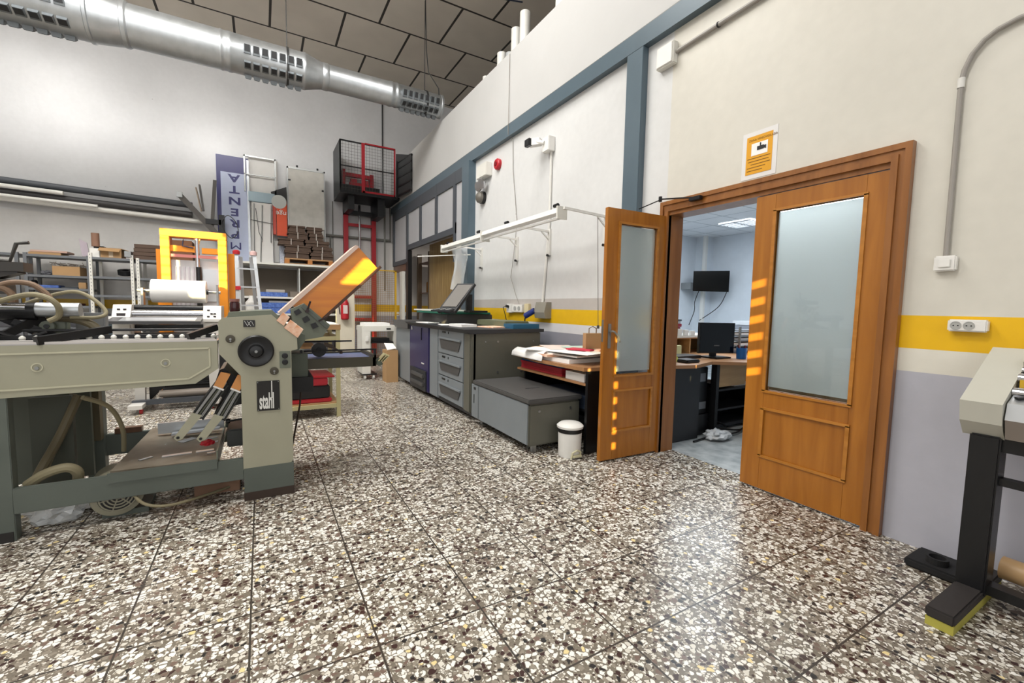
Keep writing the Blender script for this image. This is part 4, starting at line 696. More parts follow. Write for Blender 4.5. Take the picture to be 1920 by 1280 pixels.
# step ladder
la=T('folding_ladder','aluminium telescopic ladder with red feet standing behind the folding machine','ladder',(-.2,8.4,0))
MB().bar((-.31,8.3,.0),(-.33,8.5,2.0),.05,.025,(0,1,0)).bar((.08,8.3,.0),(-.08,8.5,2.0),.05,.025,(0,1,0)).bar((-.25,8.9,.0),(-.27,8.55,1.95),.05,.025,(0,1,0)).bar((.0,8.9,.0),(-.13,8.55,1.95),.05,.025,(0,1,0)).ob('side_rail',alu,la)
for z in (.25,.55,.85,1.15,1.45,1.75): MB().bar((-.33,8.3+.1*z,z),(.06-.07*z+.03,8.3+.1*z,z),.03,.025).ob('rung',alu,la)
for x in (-.33,-.09): MB().lathe([(.05,0),(.055,.05),(.03,.07)],(x,8.5,1.98),(0,0,1),14).ob('end_cap',redp if x<-.2 else M('pale_pink','#d8b4b0',.5),la,True)
MB().box(-.36,-.28,8.4,8.46,1.40,1.46).box(.03,.10,8.33,8.39,.90,.98).ob('lock_clamp',redp,la)
tag(MB().lathe([(.09,0),(.1,.03),(.1,.3),(.05,.36),(.04,.42)],(-.14,9.12,.9),seg=20).ob('white_bottle',white,None,True),'white plastic jerrycan seen between the ladder rails','bottle')
tag(MB().box(-.35,.35,8.98,9.4,0,.90,.01).ob('grey_cupboard',M('cupboard_grey','#8f8d88',.5)),'grey cupboard carrying the white jerrycan behind the ladder','cupboard')

# ================= BACK WALL SHELVING
def shelf_unit(name,lab,x0,x1,y0,y1,levels,post,board,holes_=True,h=2.0,grp=None):
    t=T(name,lab,'shelf',((x0+x1)/2,(y0+y1)/2,0),grp)
    for x in (x0,x1):
        for y in (y0,y1):
            p=MB().box(x-.022,x+.022,y-.022,y+.022,0,h).ob('post',post,t)
            if holes_ and y==y0:
                d=MB()
                for i in range(int(h/.06)): d.box(x-.005,x+.005,y-.0235,y-.022,.04+i*.06,.06+i*.06)
                d.ob('post_slots',M('slot_dark','#77777a',.5),p)
    for z in levels: MB().box(x0-.02,x1+.02,y0-.02,y1+.02,z-.04,z).ob('shelf_board',board,t)
    return t
shelf_unit('metal_shelf','dark grey metal shelving at the far left of the back wall',-3.40,-2.62,10.45,10.95,(.35,.70,1.08,1.38,1.60,1.94),shelfg,shelfg,False,1.96,'shelving along the back wall')
shelf_unit('metal_shelf','pale perforated-post shelving left of the yellow frame',-2.53,-1.98,10.2,10.75,(.45,.85,1.28,1.60,1.93),whitem,shelfg,True,2.0,'shelving along the back wall')
shelf_unit('metal_shelf','pale perforated-post shelving directly behind the yellow frame',-1.90,-1.0,10.2,10.75,(.45,.85,1.28,1.60,1.93),whitem,shelfg,True,1.95,'shelving along the back wall')
shelf_unit('metal_shelf','dark metal shelving cut by the left edge of the picture',-4.5,-3.5,10.45,10.95,(.7,1.1,1.5,1.94),shelfg,shelfg,False,1.96,'shelving along the back wall')
ws=shelf_unit('storage_shelf','wide white storage shelving below the pallet and the blue banner',-.35,1.55,10.4,11.05,(.55,.98,1.33,2.03),shelfl,M('shelf_white','#dedcd6',.45),False,2.03)
MB().box(-.35,1.55,11.06,11.08,.5,1.95).ob('back_sheet',M('shelf_back','#6e655a',.7),ws); MB().box(.72,.74,10.42,11.0,.98,1.95).ob('divider',shelfl,ws)
def box(x0,x1,y0,y1,z,h,mt,name,lab,cat,grp=None,bev=.006): return tag(MB().box(x0,x1,y0,y1,z+.001,z+h,bev).ob(name,mt),lab,cat,grp)
box(-3.38,-2.98,10.5,10.9,1.94,.045,card,'flat_cartons','long flat brown cartons on the top far-left shelf','carton'); box(-3.36,-2.9,10.5,10.85,1.985,.035,M('carton_pink','#c0a090',.8),'flat_cartons','pinkish flat carton on top of the long brown ones, far-left shelf','carton')
tb=T('open_box_of_scraps','open cardboard box full of tangled scraps on the far-left shelf','box',(-2.95,10.7,1.6)); MB().box(-3.10,-2.75,10.5,10.85,1.601,1.76).ob('box_body',card,tb)
sc2=MB(); rnd=random.Random(8)
for i in range(30):
    a=Vector((rnd.uniform(-3.1,-2.75),rnd.uniform(10.5,10.8),1.74)); sc2.tube([a,a+Vector((rnd.uniform(-.1,.1),0,.06)),a+Vector((rnd.uniform(-.15,.15),0,rnd.uniform(.02,.10)))],.006,5)
o=sc2.ob('scraps',M('scrap','#8d857c',.5,.3),tb); o['kind']='stuff'
tag(MB().crumple((-3.2,10.7,1.64),.1,.12,.05,3,.2).ob('grey_bag',M('bag_grey','#6f6f74',.4)),'crumpled grey bag left of the open box of scraps','bag')
box(-3.3,-3.05,10.55,10.85,1.38,.05,bluep,'blue_folder','blue folder on the third far-left shelf','folder'); box(-3.02,-2.8,10.55,10.85,1.38,.025,M('slate','#3d424a',.6),'dark_folder','dark flat folder beside the blue one on the third shelf','folder'); box(-2.78,-2.68,10.5,10.6,1.38,.11,card,'small_carton','small tan carton at the right end of the third shelf','carton')
box(-3.2,-2.8,10.5,10.9,1.08,.04,M('wine','#6d3a40',.6),'folder_stack','dark red folders on the lower far-left shelf','folder')
tag(MB().lathe([(.045,0),(.045,.10),(.03,.13)],(-3.36,10.6,1.38),seg=16).ob('black_canister',black,None,True),'black canister at the left end of the third far-left shelf','canister')
pm=MB().slab((-2.72,10.55,1.95),(-2.62,10.55,1.95),(-2.66,10.6,2.2),(-2.76,10.6,2.26),.02).ob('photo_sheet',M('sheet_mauve','#a497a0',.4)); tag(pm,'leaning glossy grey sheet on top of the far-left shelving','sheet')
box(-2.56,-2.43,10.3,10.5,1.93,.16,white,'white_carton','small white carton on top of the pale shelving','carton')
tag(MB().cyl((-2.50,10.4,2.13),(-2.50,10.4,2.36),.055,seg=20).ob('cardboard_tube',M('tube_brown','#8e6c5a',.7),None,True),'short brown cardboard tube standing on the black box','tube'); box(-2.56,-2.42,10.52,10.7,1.93,.22,black,'black_box','black box under the brown cardboard tube','box')
ob_=T('open_carton','open brown carton with spread flaps on top of the pale shelving','carton',(-2.28,10.45,1.93)); MB().box(-2.42,-2.14,10.3,10.6,1.931,2.11).ob('box_body',card,ob_); MB().slab((-2.43,10.3,2.11),(-2.15,10.3,2.10),(-2.15,10.2,2.04),(-2.43,10.2,2.05),.006).slab((-2.14,10.3,2.11),(-2.14,10.6,2.11),(-1.98,10.6,2.06),(-1.98,10.3,2.06),.006).ob('flap',card,ob_); MB().box(-2.31,-2.25,10.296,10.3,1.95,2.06).ob('tape',M('tape','#d4c0a4',.5),ob_)
for i in range(4): tag(MB().box(-1.98+.01*i,-1.58,10.25,10.6,1.932+.07*i,1.998+.07*i,.004).ob('dark_cardboard_bundle',dcard),['dark cardboard bundle at the bottom of the pile on the pale shelving','dark cardboard bundle second from the bottom on the pale shelving','dark cardboard bundle third from the bottom on the pale shelving','dark cardboard bundle on top of the pile on the pale shelving'][i],'cardboard','dark cardboard bundles on the pale shelving')
box(-1.57,-1.50,10.3,10.5,1.93,.12,bluep,'blue_pack','small blue pack beside the dark cardboard bundles','pack')
tag(MB().ring((-2.12,10.46,1.66),(0,-.3,1),.115,.05,.08).ob('black_coil',black,None,True),'black coil of cable on the second pale shelf','coil'); 
tag(MB().box(-2.07,-1.98,10.15,10.3,1.96,2.06).ob('metal_bracket_block',steel),'pale metal blocks stacked on top of the perforated post','block')
box(-2.4,-1.7,10.25,10.7,.85,.05,paper,'paper_stack','white paper stack on the low pale shelf','paper'); box(-2.45,-2.1,10.25,10.7,.45,.35,M('teal_dark','#3d5058',.6),'teal_box','dark teal box on the bottom pale shelf','box')
box(-1.6,-1.3,10.25,10.6,.45,.34,M('light_blue','#7fa3bd',.6),'blue_box','light blue box low behind the laminator','box'); box(-1.55,-1.2,10.25,10.6,1.28,.2,card,'brown_carton','brown carton on the shelf behind the yellow frame','carton'); box(-1.5,-1.1,10.25,10.6,1.93,.4,M('brown_card','#7a5238',.8),'brown_carton','tall brown carton on top of the shelf behind the yellow frame','carton')
# white shelf contents
def bluepack(x0,x1,z,h,lab): box(x0,x1,10.45,10.8,z,h,bluep,'blue_paper_pack',lab,'paper pack','blue patterned paper packs')
bluepack(-.02,.50,1.33,.09,'blue patterned paper pack on the upper white shelf'); bluepack(-.02,.55,.98,.11,'lower blue patterned paper pack on the middle white shelf'); bluepack(0,.53,1.092,.11,'upper blue patterned paper pack on the middle white shelf')
box(.1,.45,10.5,10.8,1.42,.06,M('ream_grey','#b9b2a6',.7),'paper_ream','beige paper ream on top of the upper blue pack','paper'); box(.55,.72,10.5,10.8,1.33,.12,M('ream_brown','#7a7066',.7),'paper_ream','brownish paper ream right of the upper blue pack','paper'); box(.15,.65,10.5,10.8,1.203,.04,paper,'paper_sheets','loose white sheets on top of the lower blue packs','paper'); box(-.3,-.06,10.5,10.8,1.33,.15,M('box_tan2','#8c7c6a',.7),'brown_box','brown box behind the ladder on the upper white shelf','box'); box(.8,1.3,10.5,10.9,1.33,.12,M('olive_box','#5c5a4c',.7),'olive_box','dark olive box on the right part of the upper white shelf','box'); box(.76,1.25,10.45,10.8,.98,.03,paper,'paper_sheets','flat white sheets on the right of the middle white shelf','paper'); box(0,.5,10.45,10.8,.55,.2,M('low_box','#a89f96',.7),'grey_box','pale box on the lowest white shelf','box')
# pallet with bundles
pa=T('wooden_pallet','small wooden pallet carrying cardboard bundles on the white shelf','pallet',(.93,10.7,2.03)); MB().box(.46,1.40,10.42,11.0,2.13,2.155).box(.46,1.40,10.42,10.52,2.032,2.05).box(.46,1.40,10.9,11.0,2.032,2.05).ob('deck_boards',m_ply,pa)
for x in (.46,.90,1.32): MB().box(x,x+.09,10.42,11.0,2.05,2.13).ob('pallet_block',M('pallet_orange','#b5763c',.7),pa)
z=2.157; n_=0
labs=['lowest left','lowest right','second tier left','second tier right','third tier left','third tier right','fourth tier left','fourth tier right','top left','top right']
for i,(x0,x1,h) in enumerate(((.46,1.42,.14),(.46,1.40,.13),(.34,1.34,.13),(.52,1.22,.14),(.54,1.20,.14))):
    mx=(x0+x1)/2+.05*(i%2)
    for k,(a,c) in enumerate(((x0,mx-.01),(mx+.01,x1))):
        t=T('cardboard_bundle','%s bundle of dark folded cardboard on the pallet'%labs[n_],'cardboard',((a+c)/2,10.7,z),'cardboard bundles on the pallet'); n_+=1
        q=MB()
        for j in range(4): d=.012*((j*7+i*3+k)%3); q.box(a+d,c-d*.5,10.42+d,10.77,z+j*h/4+.002,z+(j+1)*h/4-.002)
        q.ob('folded_sheets',dcard,t); MB().box((a+c)/2-.008,(a+c)/2+.008,10.41,10.775,z+.002,z+h).ob('strap',M('strap','#b8b0a8',.4),t)
    z+=h+.002
# banner with upside-down letters
bn_=T('shop_banner','tall blue and pale banner with upside-down blue letters against the back wall','sign',(-.48,11.05,2.05))
navy=M('navy','#2f2f6e',.35); MB().box(-.74,-.17,11.06,11.10,2.1,4.24).ob('blue_board',navy,bn_); MB().box(-.665,-.20,11.045,11.06,2.05,3.90).ob('pale_board',M('banner_pale','#b9c2dc',.4),bn_); MB().box(-.20,-.16,11.04,11.10,2.05,4.2).ob('side_edge',galv,bn_)
# letters are upside down: reading IMPRENTA rotated by 180 degrees per glyph stacked downwards
zt=3.86
for i,ch in enumerate('ATNERPM'):
    text(bn_,'banner_letter',ch,navy,(-.43,11.043,zt-i*.233),(-1,0,0),(0,0,-1),.215,1.38,.002,'CENTER',1,.0065 if ch!='M' else 0)
tag(MB().box(-.16,.38,11.09,11.14,2.1,4.3).ob('white_ribbed_sheet',M('ribbed_white','#d8d6d2',.5)),'white ribbed sheet leaning on the wall right of the banner','sheet')
fq=T('leaning_metal_frame','thin grey metal frame leaning right of the blue banner','frame',(.07,11.0,2.1)); MB().box(-.25,-.22,11.0,11.03,3.55,4.30).box(.32,.35,11.0,11.03,3.3,4.30).box(-.25,.35,11.0,11.03,4.27,4.30).box(-.25,.35,11.0,11.03,3.9,3.92).box(-.15,.3,11.02,11.03,3.2,3.22).ob('frame_bars',steel,fq)  # plain metal frame of thin bars, leaning by the banner
MB().box(-.18,.32,10.98,11.05,3.35,3.56,.01).ob('curled_sheet',M('sheet_bluegrey','#8fa0a8',.3,.4),fq)
tag(MB().box(-.12,.26,10.94,10.98,2.04,3.33,.004).ob('white_board_panel',M('board_white','#dcdad6',.5)),'tall white board standing right of the banner on the shelf','board')
rd=T('metal_rods','bundle of thin grey rods leaning on the white board','rod',(.15,10.92,2.04))
for x,z0,z1 in ((-.10,2.04,3.3),(.05,2.5,3.28),(.22,2.5,3.3),(.02,2.04,2.6)): MB().cyl((x,10.92,z0),(x+.02,10.93,z1),.01,seg=8).ob('rod',steel,rd)
MB().tube([(-.15,10.91,2.95),(.3,10.91,2.9)],.007,6).tube([(-.05,10.91,3.2),(0,10.91,2.7),(.06,10.91,2.55)],.006,6).ob('rod',M('rod_dark','#5a5a5a',.5),rd)
og=T('orange_sign','orange advertising sign with white letters partly hidden by the white cabinet','sign',(.4,10.9,2.7)); MB().box(.27,.33,10.86,11.0,2.68,3.35,.005).ob('side_face',M('sign_red','#b8402c',.4),og); MB().box(.34,.54,10.86,10.98,2.66,3.42,.004).ob('orange_face',M('sign_orange','#dc4f1e',.4),og)
MB().cyl((.39,10.86,3.38),(.39,10.852,3.38),.145,seg=28).ob('pale_disc',M('disc_grey','#b9bcb8',.4),og); text(og,'sign_lettering','nge',white,(.53,10.848,3.18),(-1,0,0),(0,0,-1),.15,1,.002,'LEFT')
MB().prism([(.24,3.60),(.545,3.75),(.545,3.36),(.30,3.40)],'y',11.0,11.03).ob('black_flap',black,og); MB().box(.36,.54,10.86,10.98,2.50,2.66).ob('black_base',black,og)
wc=T('white_cabinet_door','tall white speckled panel with metal edge standing on the shelf','panel',(.93,10.95,2.6)); MB().box(.57,1.29,10.80,10.84,2.86,4.12,.003).ob('door_panel',M('speckled_white','#cfccc4',.45,0,.2,6),wc); MB().box(.55,.575,10.79,10.85,2.5,4.15).box(1.285,1.31,10.79,10.85,2.4,4.15).box(.55,1.31,10.79,10.85,4.11,4.15).ob('metal_edge',steel,wc)
MB().box(.58,1.28,10.85,11.1,2.165,4.08).ob('cabinet_shell',whitem,wc); MB().cyl((.75,10.82,4.15),(.75,10.82,4.2),.02,seg=10).cyl((1.16,10.82,4.15),(1.16,10.82,4.2),.02,seg=10).box(.57,.62,10.785,10.80,3.85,3.88).box(1.24,1.28,10.785,10.80,3.7,3.74).ob('catch',blackm,wc)
tag(MB().box(.38,.54,10.8,11.0,2.04,2.5,.01).ob('patterned_carton',M('carton_blue','#8f9bb4',.6,0,.1,60,var2='#d8dae0')),'pale patterned carton left of the pallet','carton')
# long rails stored on the back wall
for z,r,mt,lab in ((3.16,.06,dgrey,'upper dark grey rail stored on the back wall'),(2.97,.06,M('rail_black','#3b393a',.5),'middle dark rail stored on the back wall'),(2.85,.045,pvc,'lowest pale tube stored on the back wall')):
    t=tag(MB().cyl((-7.9,10.95,z+.16),(-1.15 if r>.05 else -.95,10.95,z-.04),r,seg=14).ob('long_rail',mt,None,True),lab,'rail','long rails on the back wall')
tag(MB().cyl((-7.9,10.85,3.22),(-3.0,10.85,3.07),.035,seg=12).ob('white_tube',white,None,True),'white tube lying between the two dark rails, upper','tube','white tubes among the rails'); tag(MB().cyl((-7.9,10.85,3.03),(-2.55,10.85,2.90),.03,seg=12).ob('white_tube',white,None,True),'white tube in front of the middle dark rail, lower','tube','white tubes among the rails')
rb=T('rail_brackets','dark triangular wall bracket of steel bars left of the banner','bracket',(-.95,10.8,2.3))
MB().bar((-1.32,10.7,3.25),(-.60,10.8,2.4),.10,.07,(0,1,0)).bar((-.74,10.7,3.62),(-.82,10.8,2.72),.06,.06,(0,1,0)).bar((-1.0,10.75,3.5),(-.95,10.75,3.0),.03,.10,(0,1,0)).ob('steel_bar',M('bar_grey','#56524e',.4,.3),rb); MB().box(-.70,-.60,10.7,10.8,2.1,2.95).box(-.92,-.66,10.7,10.78,2.75,2.85).ob('clamp',blackm,rb)
MB().bar((-1.05,10.65,3.42),(-.98,10.7,2.98),.02,.14,(0,1,0)).ob('pale_plate',M('plate_tan','#9c8a7a',.5),rb); MB().box(-1.36,-1.27,10.64,10.7,3.2,3.3).ob('bar_end',steel,rb)
hz('cable_loop',[(-.65,10.68,2.8),(-.55,10.68,2.95),(-.42,10.68,2.85),(-.37,10.68,2.65),(-.48,10.68,2.5),(-.6,10.68,2.62),(-.64,10.68,2.8)],.008,black,rb,6)
# wall pipes
tag(MB().cyl((1.33,11.1,2.80),(2.86,11.1,2.80),.03,seg=12).ob('wall_pipe',M('pipe_olive','#6d6c66',.5),None,True),'horizontal grey pipe on the back wall behind the lift mast','pipe'); tag(MB().cyl((1.45,11.1,2.80),(1.45,11.1,1.9),.02,seg=10).ob('wall_pipe',MC['pipe_olive'],None,True),'short vertical grey pipe right of the pallet','pipe')
tag(MB().cyl((2.66,10.9,3.6),(2.66,10.9,1.55),.022,seg=10).ob('hanging_rod',MC['pipe_olive'],None,True),'vertical grey rod hanging right of the lift mast','rod'); tag(MB().cyl((2.83,11.05,3.6),(2.83,11.05,2.8),.018,seg=10).ob('wall_pipe',MC['pipe_olive'],None,True),'thin vertical pipe in the corner beside the pale panels','pipe')
tag(MB().box(1.50,1.52,11.13,11.148,0,3.6).ob('wall_joint_strip',MC['pipe_olive']),'thin dark vertical strip on the back wall under the lift cage','strip')
tag(MB().cyl((2.66,11.1,6.4),(2.66,11.1,3.6),.015,seg=8).ob('lift_cable',black,None,True),'black cable running from the ceiling down to the lift cage','cable')
# lift
lf=T('goods_lift','red and black goods lift cage on a red mast against the back wall','lift',(2.1,10.8,0))
for x in (1.78,2.42): MB().box(x-.05,x+.05,10.98,11.1,0,4.0).ob('mast_rail',red,lf)
for z in (.8,1.35,2.15,3.05): MB().box(1.83,2.37,11.0,11.05,z,z+.07).ob('mast_crossbar',red,lf)
MB().cyl((2.08,10.95,3.55),(2.08,10.95,1.6),.025,seg=10).ob('lift_piston',chrome,lf,True)
cx0,cx1,cy0,cy1,cz0,cz1=1.53,2.72,10.15,11.1,3.66,4.72
MB().box(cx0,cx1+.1,cy0,cy1,cz0-.06,cz0).ob('cage_floor',blackm,lf); MB().box(1.72,1.85,10.3,11.05,3.30,3.6).box(2.36,2.52,10.3,11.05,3.22,3.6).box(1.72,2.5,10.9,11.0,3.3,3.4).ob('support_bracket',blackm,lf)
MB().box(cx0,cx0+.015,cy0,cy1,cz0,cz1).ob('side_sheet',M('sheet_dark','#35383a',.5),lf)
MB().box(cx0,cx1,cy0,cy0+.02,cz1-.03,cz1).box(cx0,cx1,cy0,cy0+.02,4.17,4.19).box(cx0,cx0+.03,cy0,cy0+.03,cz0,cz1).ob('cage_rail',blackm,lf)
MB().box(1.98,2.05,cy0-.01,cy0+.02,cz0,cz1).box(cx1-.03,cx1,cy0-.01,cy0+.02,cz0,cz1).box(2.05,cx1,cy0-.01,cy0+.02,cz1-.02,cz1+.01).box(2.0,cx1,cy0-.01,cy0+.02,cz0,cz0+.04).ob('gate_frame',red,lf)
ms=MB(); 
for i in range(19): x=cx0+.06+i*.062; ms.box(x-.002,x+.002,cy0+.004,cy0+.008,cz0,cz1)
for i in range(16): z=cz0+.06+i*.065; ms.box(cx0,cx1,cy0+.004,cy0+.008,z-.002,z+.002)
ms.ob('wire_mesh',M('wire','#5a5552',.5,.3),lf)
MB().box(1.70,1.76,10.9,11.05,cz0,4.32).box(2.32,2.40,10.9,11.05,cz0,4.28).box(1.76,2.32,10.9,10.98,4.17,4.25).box(1.85,2.3,10.9,10.98,3.95,4.05).box(1.88,2.02,10.9,10.98,4.04,4.13).box(2.14,2.28,10.9,10.98,4.04,4.13).ob('carriage_frame',red,lf)
MB().box(cx0+.02,2.45,10.5,10.52,cz0,3.88).ob('toe_board',black,lf)
MB().slab((2.735,10.14,3.62),(2.83,9.3,3.62),(2.83,9.3,4.38),(2.735,10.14,4.62),.006).ob('side_sheet',M('sheet_dark','#35383a',.5),lf)
sd=MB().box(2.70,2.74,10.0,10.03,3.62,4.42).bar((2.74,10.05,4.40),(2.84,9.3,4.40),.03,.03); 
for z in (3.66,3.86,4.06,4.26): sd.bar((2.73,10.1,z),(2.83,9.3,z),.02,.04)
sd.ob('access_steps',blackm,lf)
# mesh fence around the lift base
mf=T('mesh_fence','yellow framed wire mesh fence around the foot of the lift','fence',(2.2,10,0))
MB().box(1.66,1.70,9.98,10.02,0,1.98).box(2.66,2.70,9.98,10.02,0,1.98).box(1.66,2.70,9.98,10.02,1.96,1.985).ob('fence_post',yelp,mf)
ms=MB()
for i in range(25): x=1.70+i*.04; ms.box(x-.003,x+.003,9.995,10.0,0,1.97)
for i in range(46): z=.06+i*.0425; ms.box(1.68,2.68,9.995,10.0,z-.003,z+.003)
ms.ob('wire_mesh',M('wire_rust','#9c7a4c',.5,.3),mf)
MB().box(1.7,1.75,9.97,9.99,1.0,1.95).box(2.66,2.75,9.95,10.0,.98,1.0).ob('fence_latch',yelp,mf)
# duct with vents
du=T('ventilation_duct','galvanised round ventilation duct with louvred outlets under the ceiling','duct',(0,7.6,4.7)); A=(1,0,0); dy,dzz=7.6,4.72
MB().lathe([(.30,-8+.05),(.30,-1.78),(.315,-1.77),(.315,-1.74),(.30,-1.73),(.275,-1.52),(.262,-1.45),(.27,-1.44),(.27,-1.40),(.255,-1.38)],(0,dy,dzz),A,48).ob('duct_section',galv,du,True)
MB().lathe([(.25,-1.39),(.25,-.42),(.257,-.41),(.257,-.39),(.25,-.38),(.25,-.33),(.257,-.32),(.257,-.28),(.25,-.27),(.25,.62),(.256,.63),(.256,.66),(.25,.67),(.20,.84),(.188,.9),(.193,.91),(.193,.98),(.186,.99)],(0,dy,dzz),A,48).ob('duct_section',galv,du,True)
MB().lathe([(.185,.98),(.185,1.92),(.192,1.93),(.192,1.97),(.185,1.98),(.185,2.02),(.192,2.03),(.192,2.06),(.185,2.07),(.185,2.80),(.195,2.81),(.195,2.84)],(0,dy,dzz),A,48).ob('duct_section',galv,du,True)
def vents(x0,x1,r,angs):
    n=7; w_=(x1-x0)/n
    for a in angs:
        rad=math.radians(a); nv=Vector((0,math.cos(rad),math.sin(rad))); tv=Vector((0,-math.sin(rad),math.cos(rad))); o=Vector((0,dy,dzz))
        for i in range(n):
            xa=x0+w_*i+.010; xb=x0+w_*(i+1)-.010
            P=lambda x,rr,t: o+Vector((x,0,0))+nv*rr+tv*t
            q=MB()._m([P(xa,r-.02,-.055),P(xb,r-.02,-.055),P(xb,r-.02,.055),P(xa,r-.02,.055),P(xa+.008,r+.045,-.05),P(xb-.008,r+.045,-.05),P(xb-.004,r+.012,.055),P(xa+.004,r+.012,.055)],[(0,3,2,1),(0,1,5,4),(1,2,6,5),(2,3,7,6),(3,0,4,7),(4,5,6,7)]).ob('vent_outlet',MC.get('vent_metal') or M('vent_metal','#787d80',.45,.6),du)
            MB()._m([P(xa+.014,r+.040,-.046),P(xb-.014,r+.040,-.046),P(xb-.012,r+.018,.03),P(xa+.012,r+.018,.03),P(xa+.014,r+.050,-.046),P(xb-.014,r+.050,-.046),P(xb-.012,r+.026,.03),P(xa+.012,r+.026,.03)],[(0,3,2,1),(4,5,6,7),(0,1,5,4),(1,2,6,5),(2,3,7,6),(3,0,4,7)]).ob('vent_opening',M('vent_dark','#2c2d2f',.6),q)
vents(-2.75,-1.9,.30,(190,232,280)); vents(-.14,.62,.25,(184,228,282)); vents(2.10,2.76,.185,(184,228,282))
hgm=M('hanger','#3a3a3a',.5,.4)
for x in (.42,2.55): tag(MB().tube([(x,dy,4.9),(x,dy,6.4)],.006,6).ring((x-.015,dy,dzz),A,.262 if x<1 else .198,.252 if x<1 else .187,.03,32).ob('duct_hanger',hgm,None,True),'thin hanger cable holding the duct %s'%('in the middle' if x<1 else 'at its end near the parapet'),'hanger','duct hangers')
tag(MB().tube([(2.55,dy-.02,6.4),(2.56,dy-.05,5.6),(2.58,dy-.1,5.2),(2.75,dy-.15,4.95),(2.78,dy-.1,4.75)],.008,6).ob('duct_cable',hgm,None,True),'dark cable hanging from the ceiling to the duct end','cable')
tag(MB().tube([(1.9,5.5,6.38),(2.4,5.9,6.0),(2.9,6.1,5.75),(3.6,6.1,5.9)],.012,6).ob('ceiling_cable',M('cable_blue','#2f3648',.5),None,True),'dark blue cable sagging below the ceiling panels','cable')
# rolls standing on the mezzanine
for i,(y,x,h,r) in enumerate(((5.86,3.13,.72,.07),(5.62,3.13,.52,.06),(5.45,3.13,.95,.07),(5.22,3.13,1.12,.07),(4.40,3.14,1.4,.08),(6.35,3.12,.50,.055))):
    o=MB().cyl((x,y,3.6),(x,y,4.49+h*.55),r,seg=20).ob('paper_roll',pvc if i!=1 else film,None,True); tag(o,['white paper roll tallest on the left of the group above the parapet','plastic wrapped roll low in the group above the parapet','white paper roll in the middle of the group above the parapet','white paper roll on the right of the group above the parapet','grey-white roll cut by the picture top above the parapet','single short white roll standing apart beyond the group, above the parapet'][i],'roll','paper rolls on the mezzanine')
for y,h,lab in ((8.9,.22,'brown carton top showing over the parapet, nearer one'),(9.9,.16,'brown carton top showing over the parapet, nearest the back wall')): tag(MB().box(3.1,3.3,y-.1,y+.1,3.59,4.49+h).ob('brown_carton',M('brown_card2','#7a5a44',.8)),lab,'carton','cartons on the mezzanine')

# ================= OFFICE
od=T('office_desk','wood topped desk with a black end panel inside the office','desk',(3.7,3.2,0))
MB().prism([(3.12,2.56),(3.36,2.50),(3.75,2.62),(4.05,2.42),(4.6,2.0),(5.6,2.0),(5.6,3.7),(3.12,3.7)],'z',.69,.72).ob('desktop',m_desk,od)
MB().box(3.18,3.56,2.60,2.64,0,.688,.003).ob('end_panel',M('panel_charcoal','#2a2b2e',.5),od); MB().box(3.16,3.179,2.62,3.65,0,.688).ob('side_panel',black,od); MB().box(3.80,3.845,2.60,2.66,0,.688).ob('desk_leg',blackm,od); MB().box(5.5,5.55,2.1,3.65,0,.688).ob('side_panel',m_beech,od); MB().box(3.86,4.30,2.62,2.65,.46,.688).ob('modesty_panel',m_beech,od)
h2=T('shelf_desk','beech hutch with a white top standing on the desk behind the monitor','shelf',(4.6,3.4,.72)); MB().box(3.80,5.0,3.25,3.6,.885,.90).ob('top_board',m_beech,h2); MB().box(3.97,3.99,3.25,3.6,.721,.885).box(4.22,4.24,3.25,3.6,.721,.885).box(4.98,5.0,3.25,3.6,.721,.885).ob('side_panel',m_beech,h2); MB().box(3.80,5.0,3.58,3.6,.721,.885).ob('back_panel',M('hutch_back','#7d6238',.6),h2); MB().box(3.78,5.0,3.23,3.6,.90,.925).ob('white_top',whitem,h2)
mn=T('monitor','black flat monitor standing on the office desk','monitor',(4.05,2.85,.72)); mx,my=4.06,2.80
dirv=Vector((.93,-.37,0)); 
def mslab(cx,cy,z0,z1,w_,t,name,mat,par,off=0):
    n=Vector((-.37,-.93,0)); c=Vector((cx,cy,0))+n*off; a=c-dirv*w_/2; b_=c+dirv*w_/2
    return MB().slab((a.x,a.y,z0),(b_.x,b_.y,z0),(b_.x+.0,b_.y,z1),(a.x,a.y,z1),-t).ob(name,mat,par)
mslab(mx,my,.77,1.085,.39,.035,'housing',black,mn); mslab(mx,my,.785,1.072,.366,.002,'screen',M('screen_black','#050506',.12),mn,.002); mslab(mx,my,.72,.85,.07,.02,'stand_neck',black,mn,-.05); MB().box(mx-.10,mx+.14,my-.08,my+.14,.721,.735,.004).ob('stand_base',black,mn)
mslab(mx,my,.845,.855,.06,.003,'brand_mark',M('mark_grey','#6c6e72',.4),mn,.004)
tv=T('television','black television on a swivel bracket in the office corner','television',(8.0,5.9,1.6)); a=Vector((7.93,6.02,0)); b_=Vector((8.27,5.50,0)); 
MB().slab((a.x-.1,a.y,1.62),(b_.x,b_.y,1.60),(b_.x,b_.y,2.03),(a.x-.1,a.y,2.03),-.05).ob('screen_panel',M('screen_black','#050506',.12),tv); MB().box(7.86,8.2,6.1,6.34,1.66,1.8).ob('wall_bracket',steel,tv)
hz('tv_cable',[(8.0,6.0,1.62),(8.02,6.1,1.4),(8.15,6.2,1.2),(8.0,6.2,.9)],.008,black,tv,6); hz('tv_cable',[(8.35,5.6,1.6),(8.4,5.8,1.3),(8.2,6.1,1.0)],.008,black,tv,6)
tag(MB().box(8.22,8.29,6.05,6.12,0,2.8).ob('corner_trunking',white),'white vertical cable trunking in the office corner','trunking')
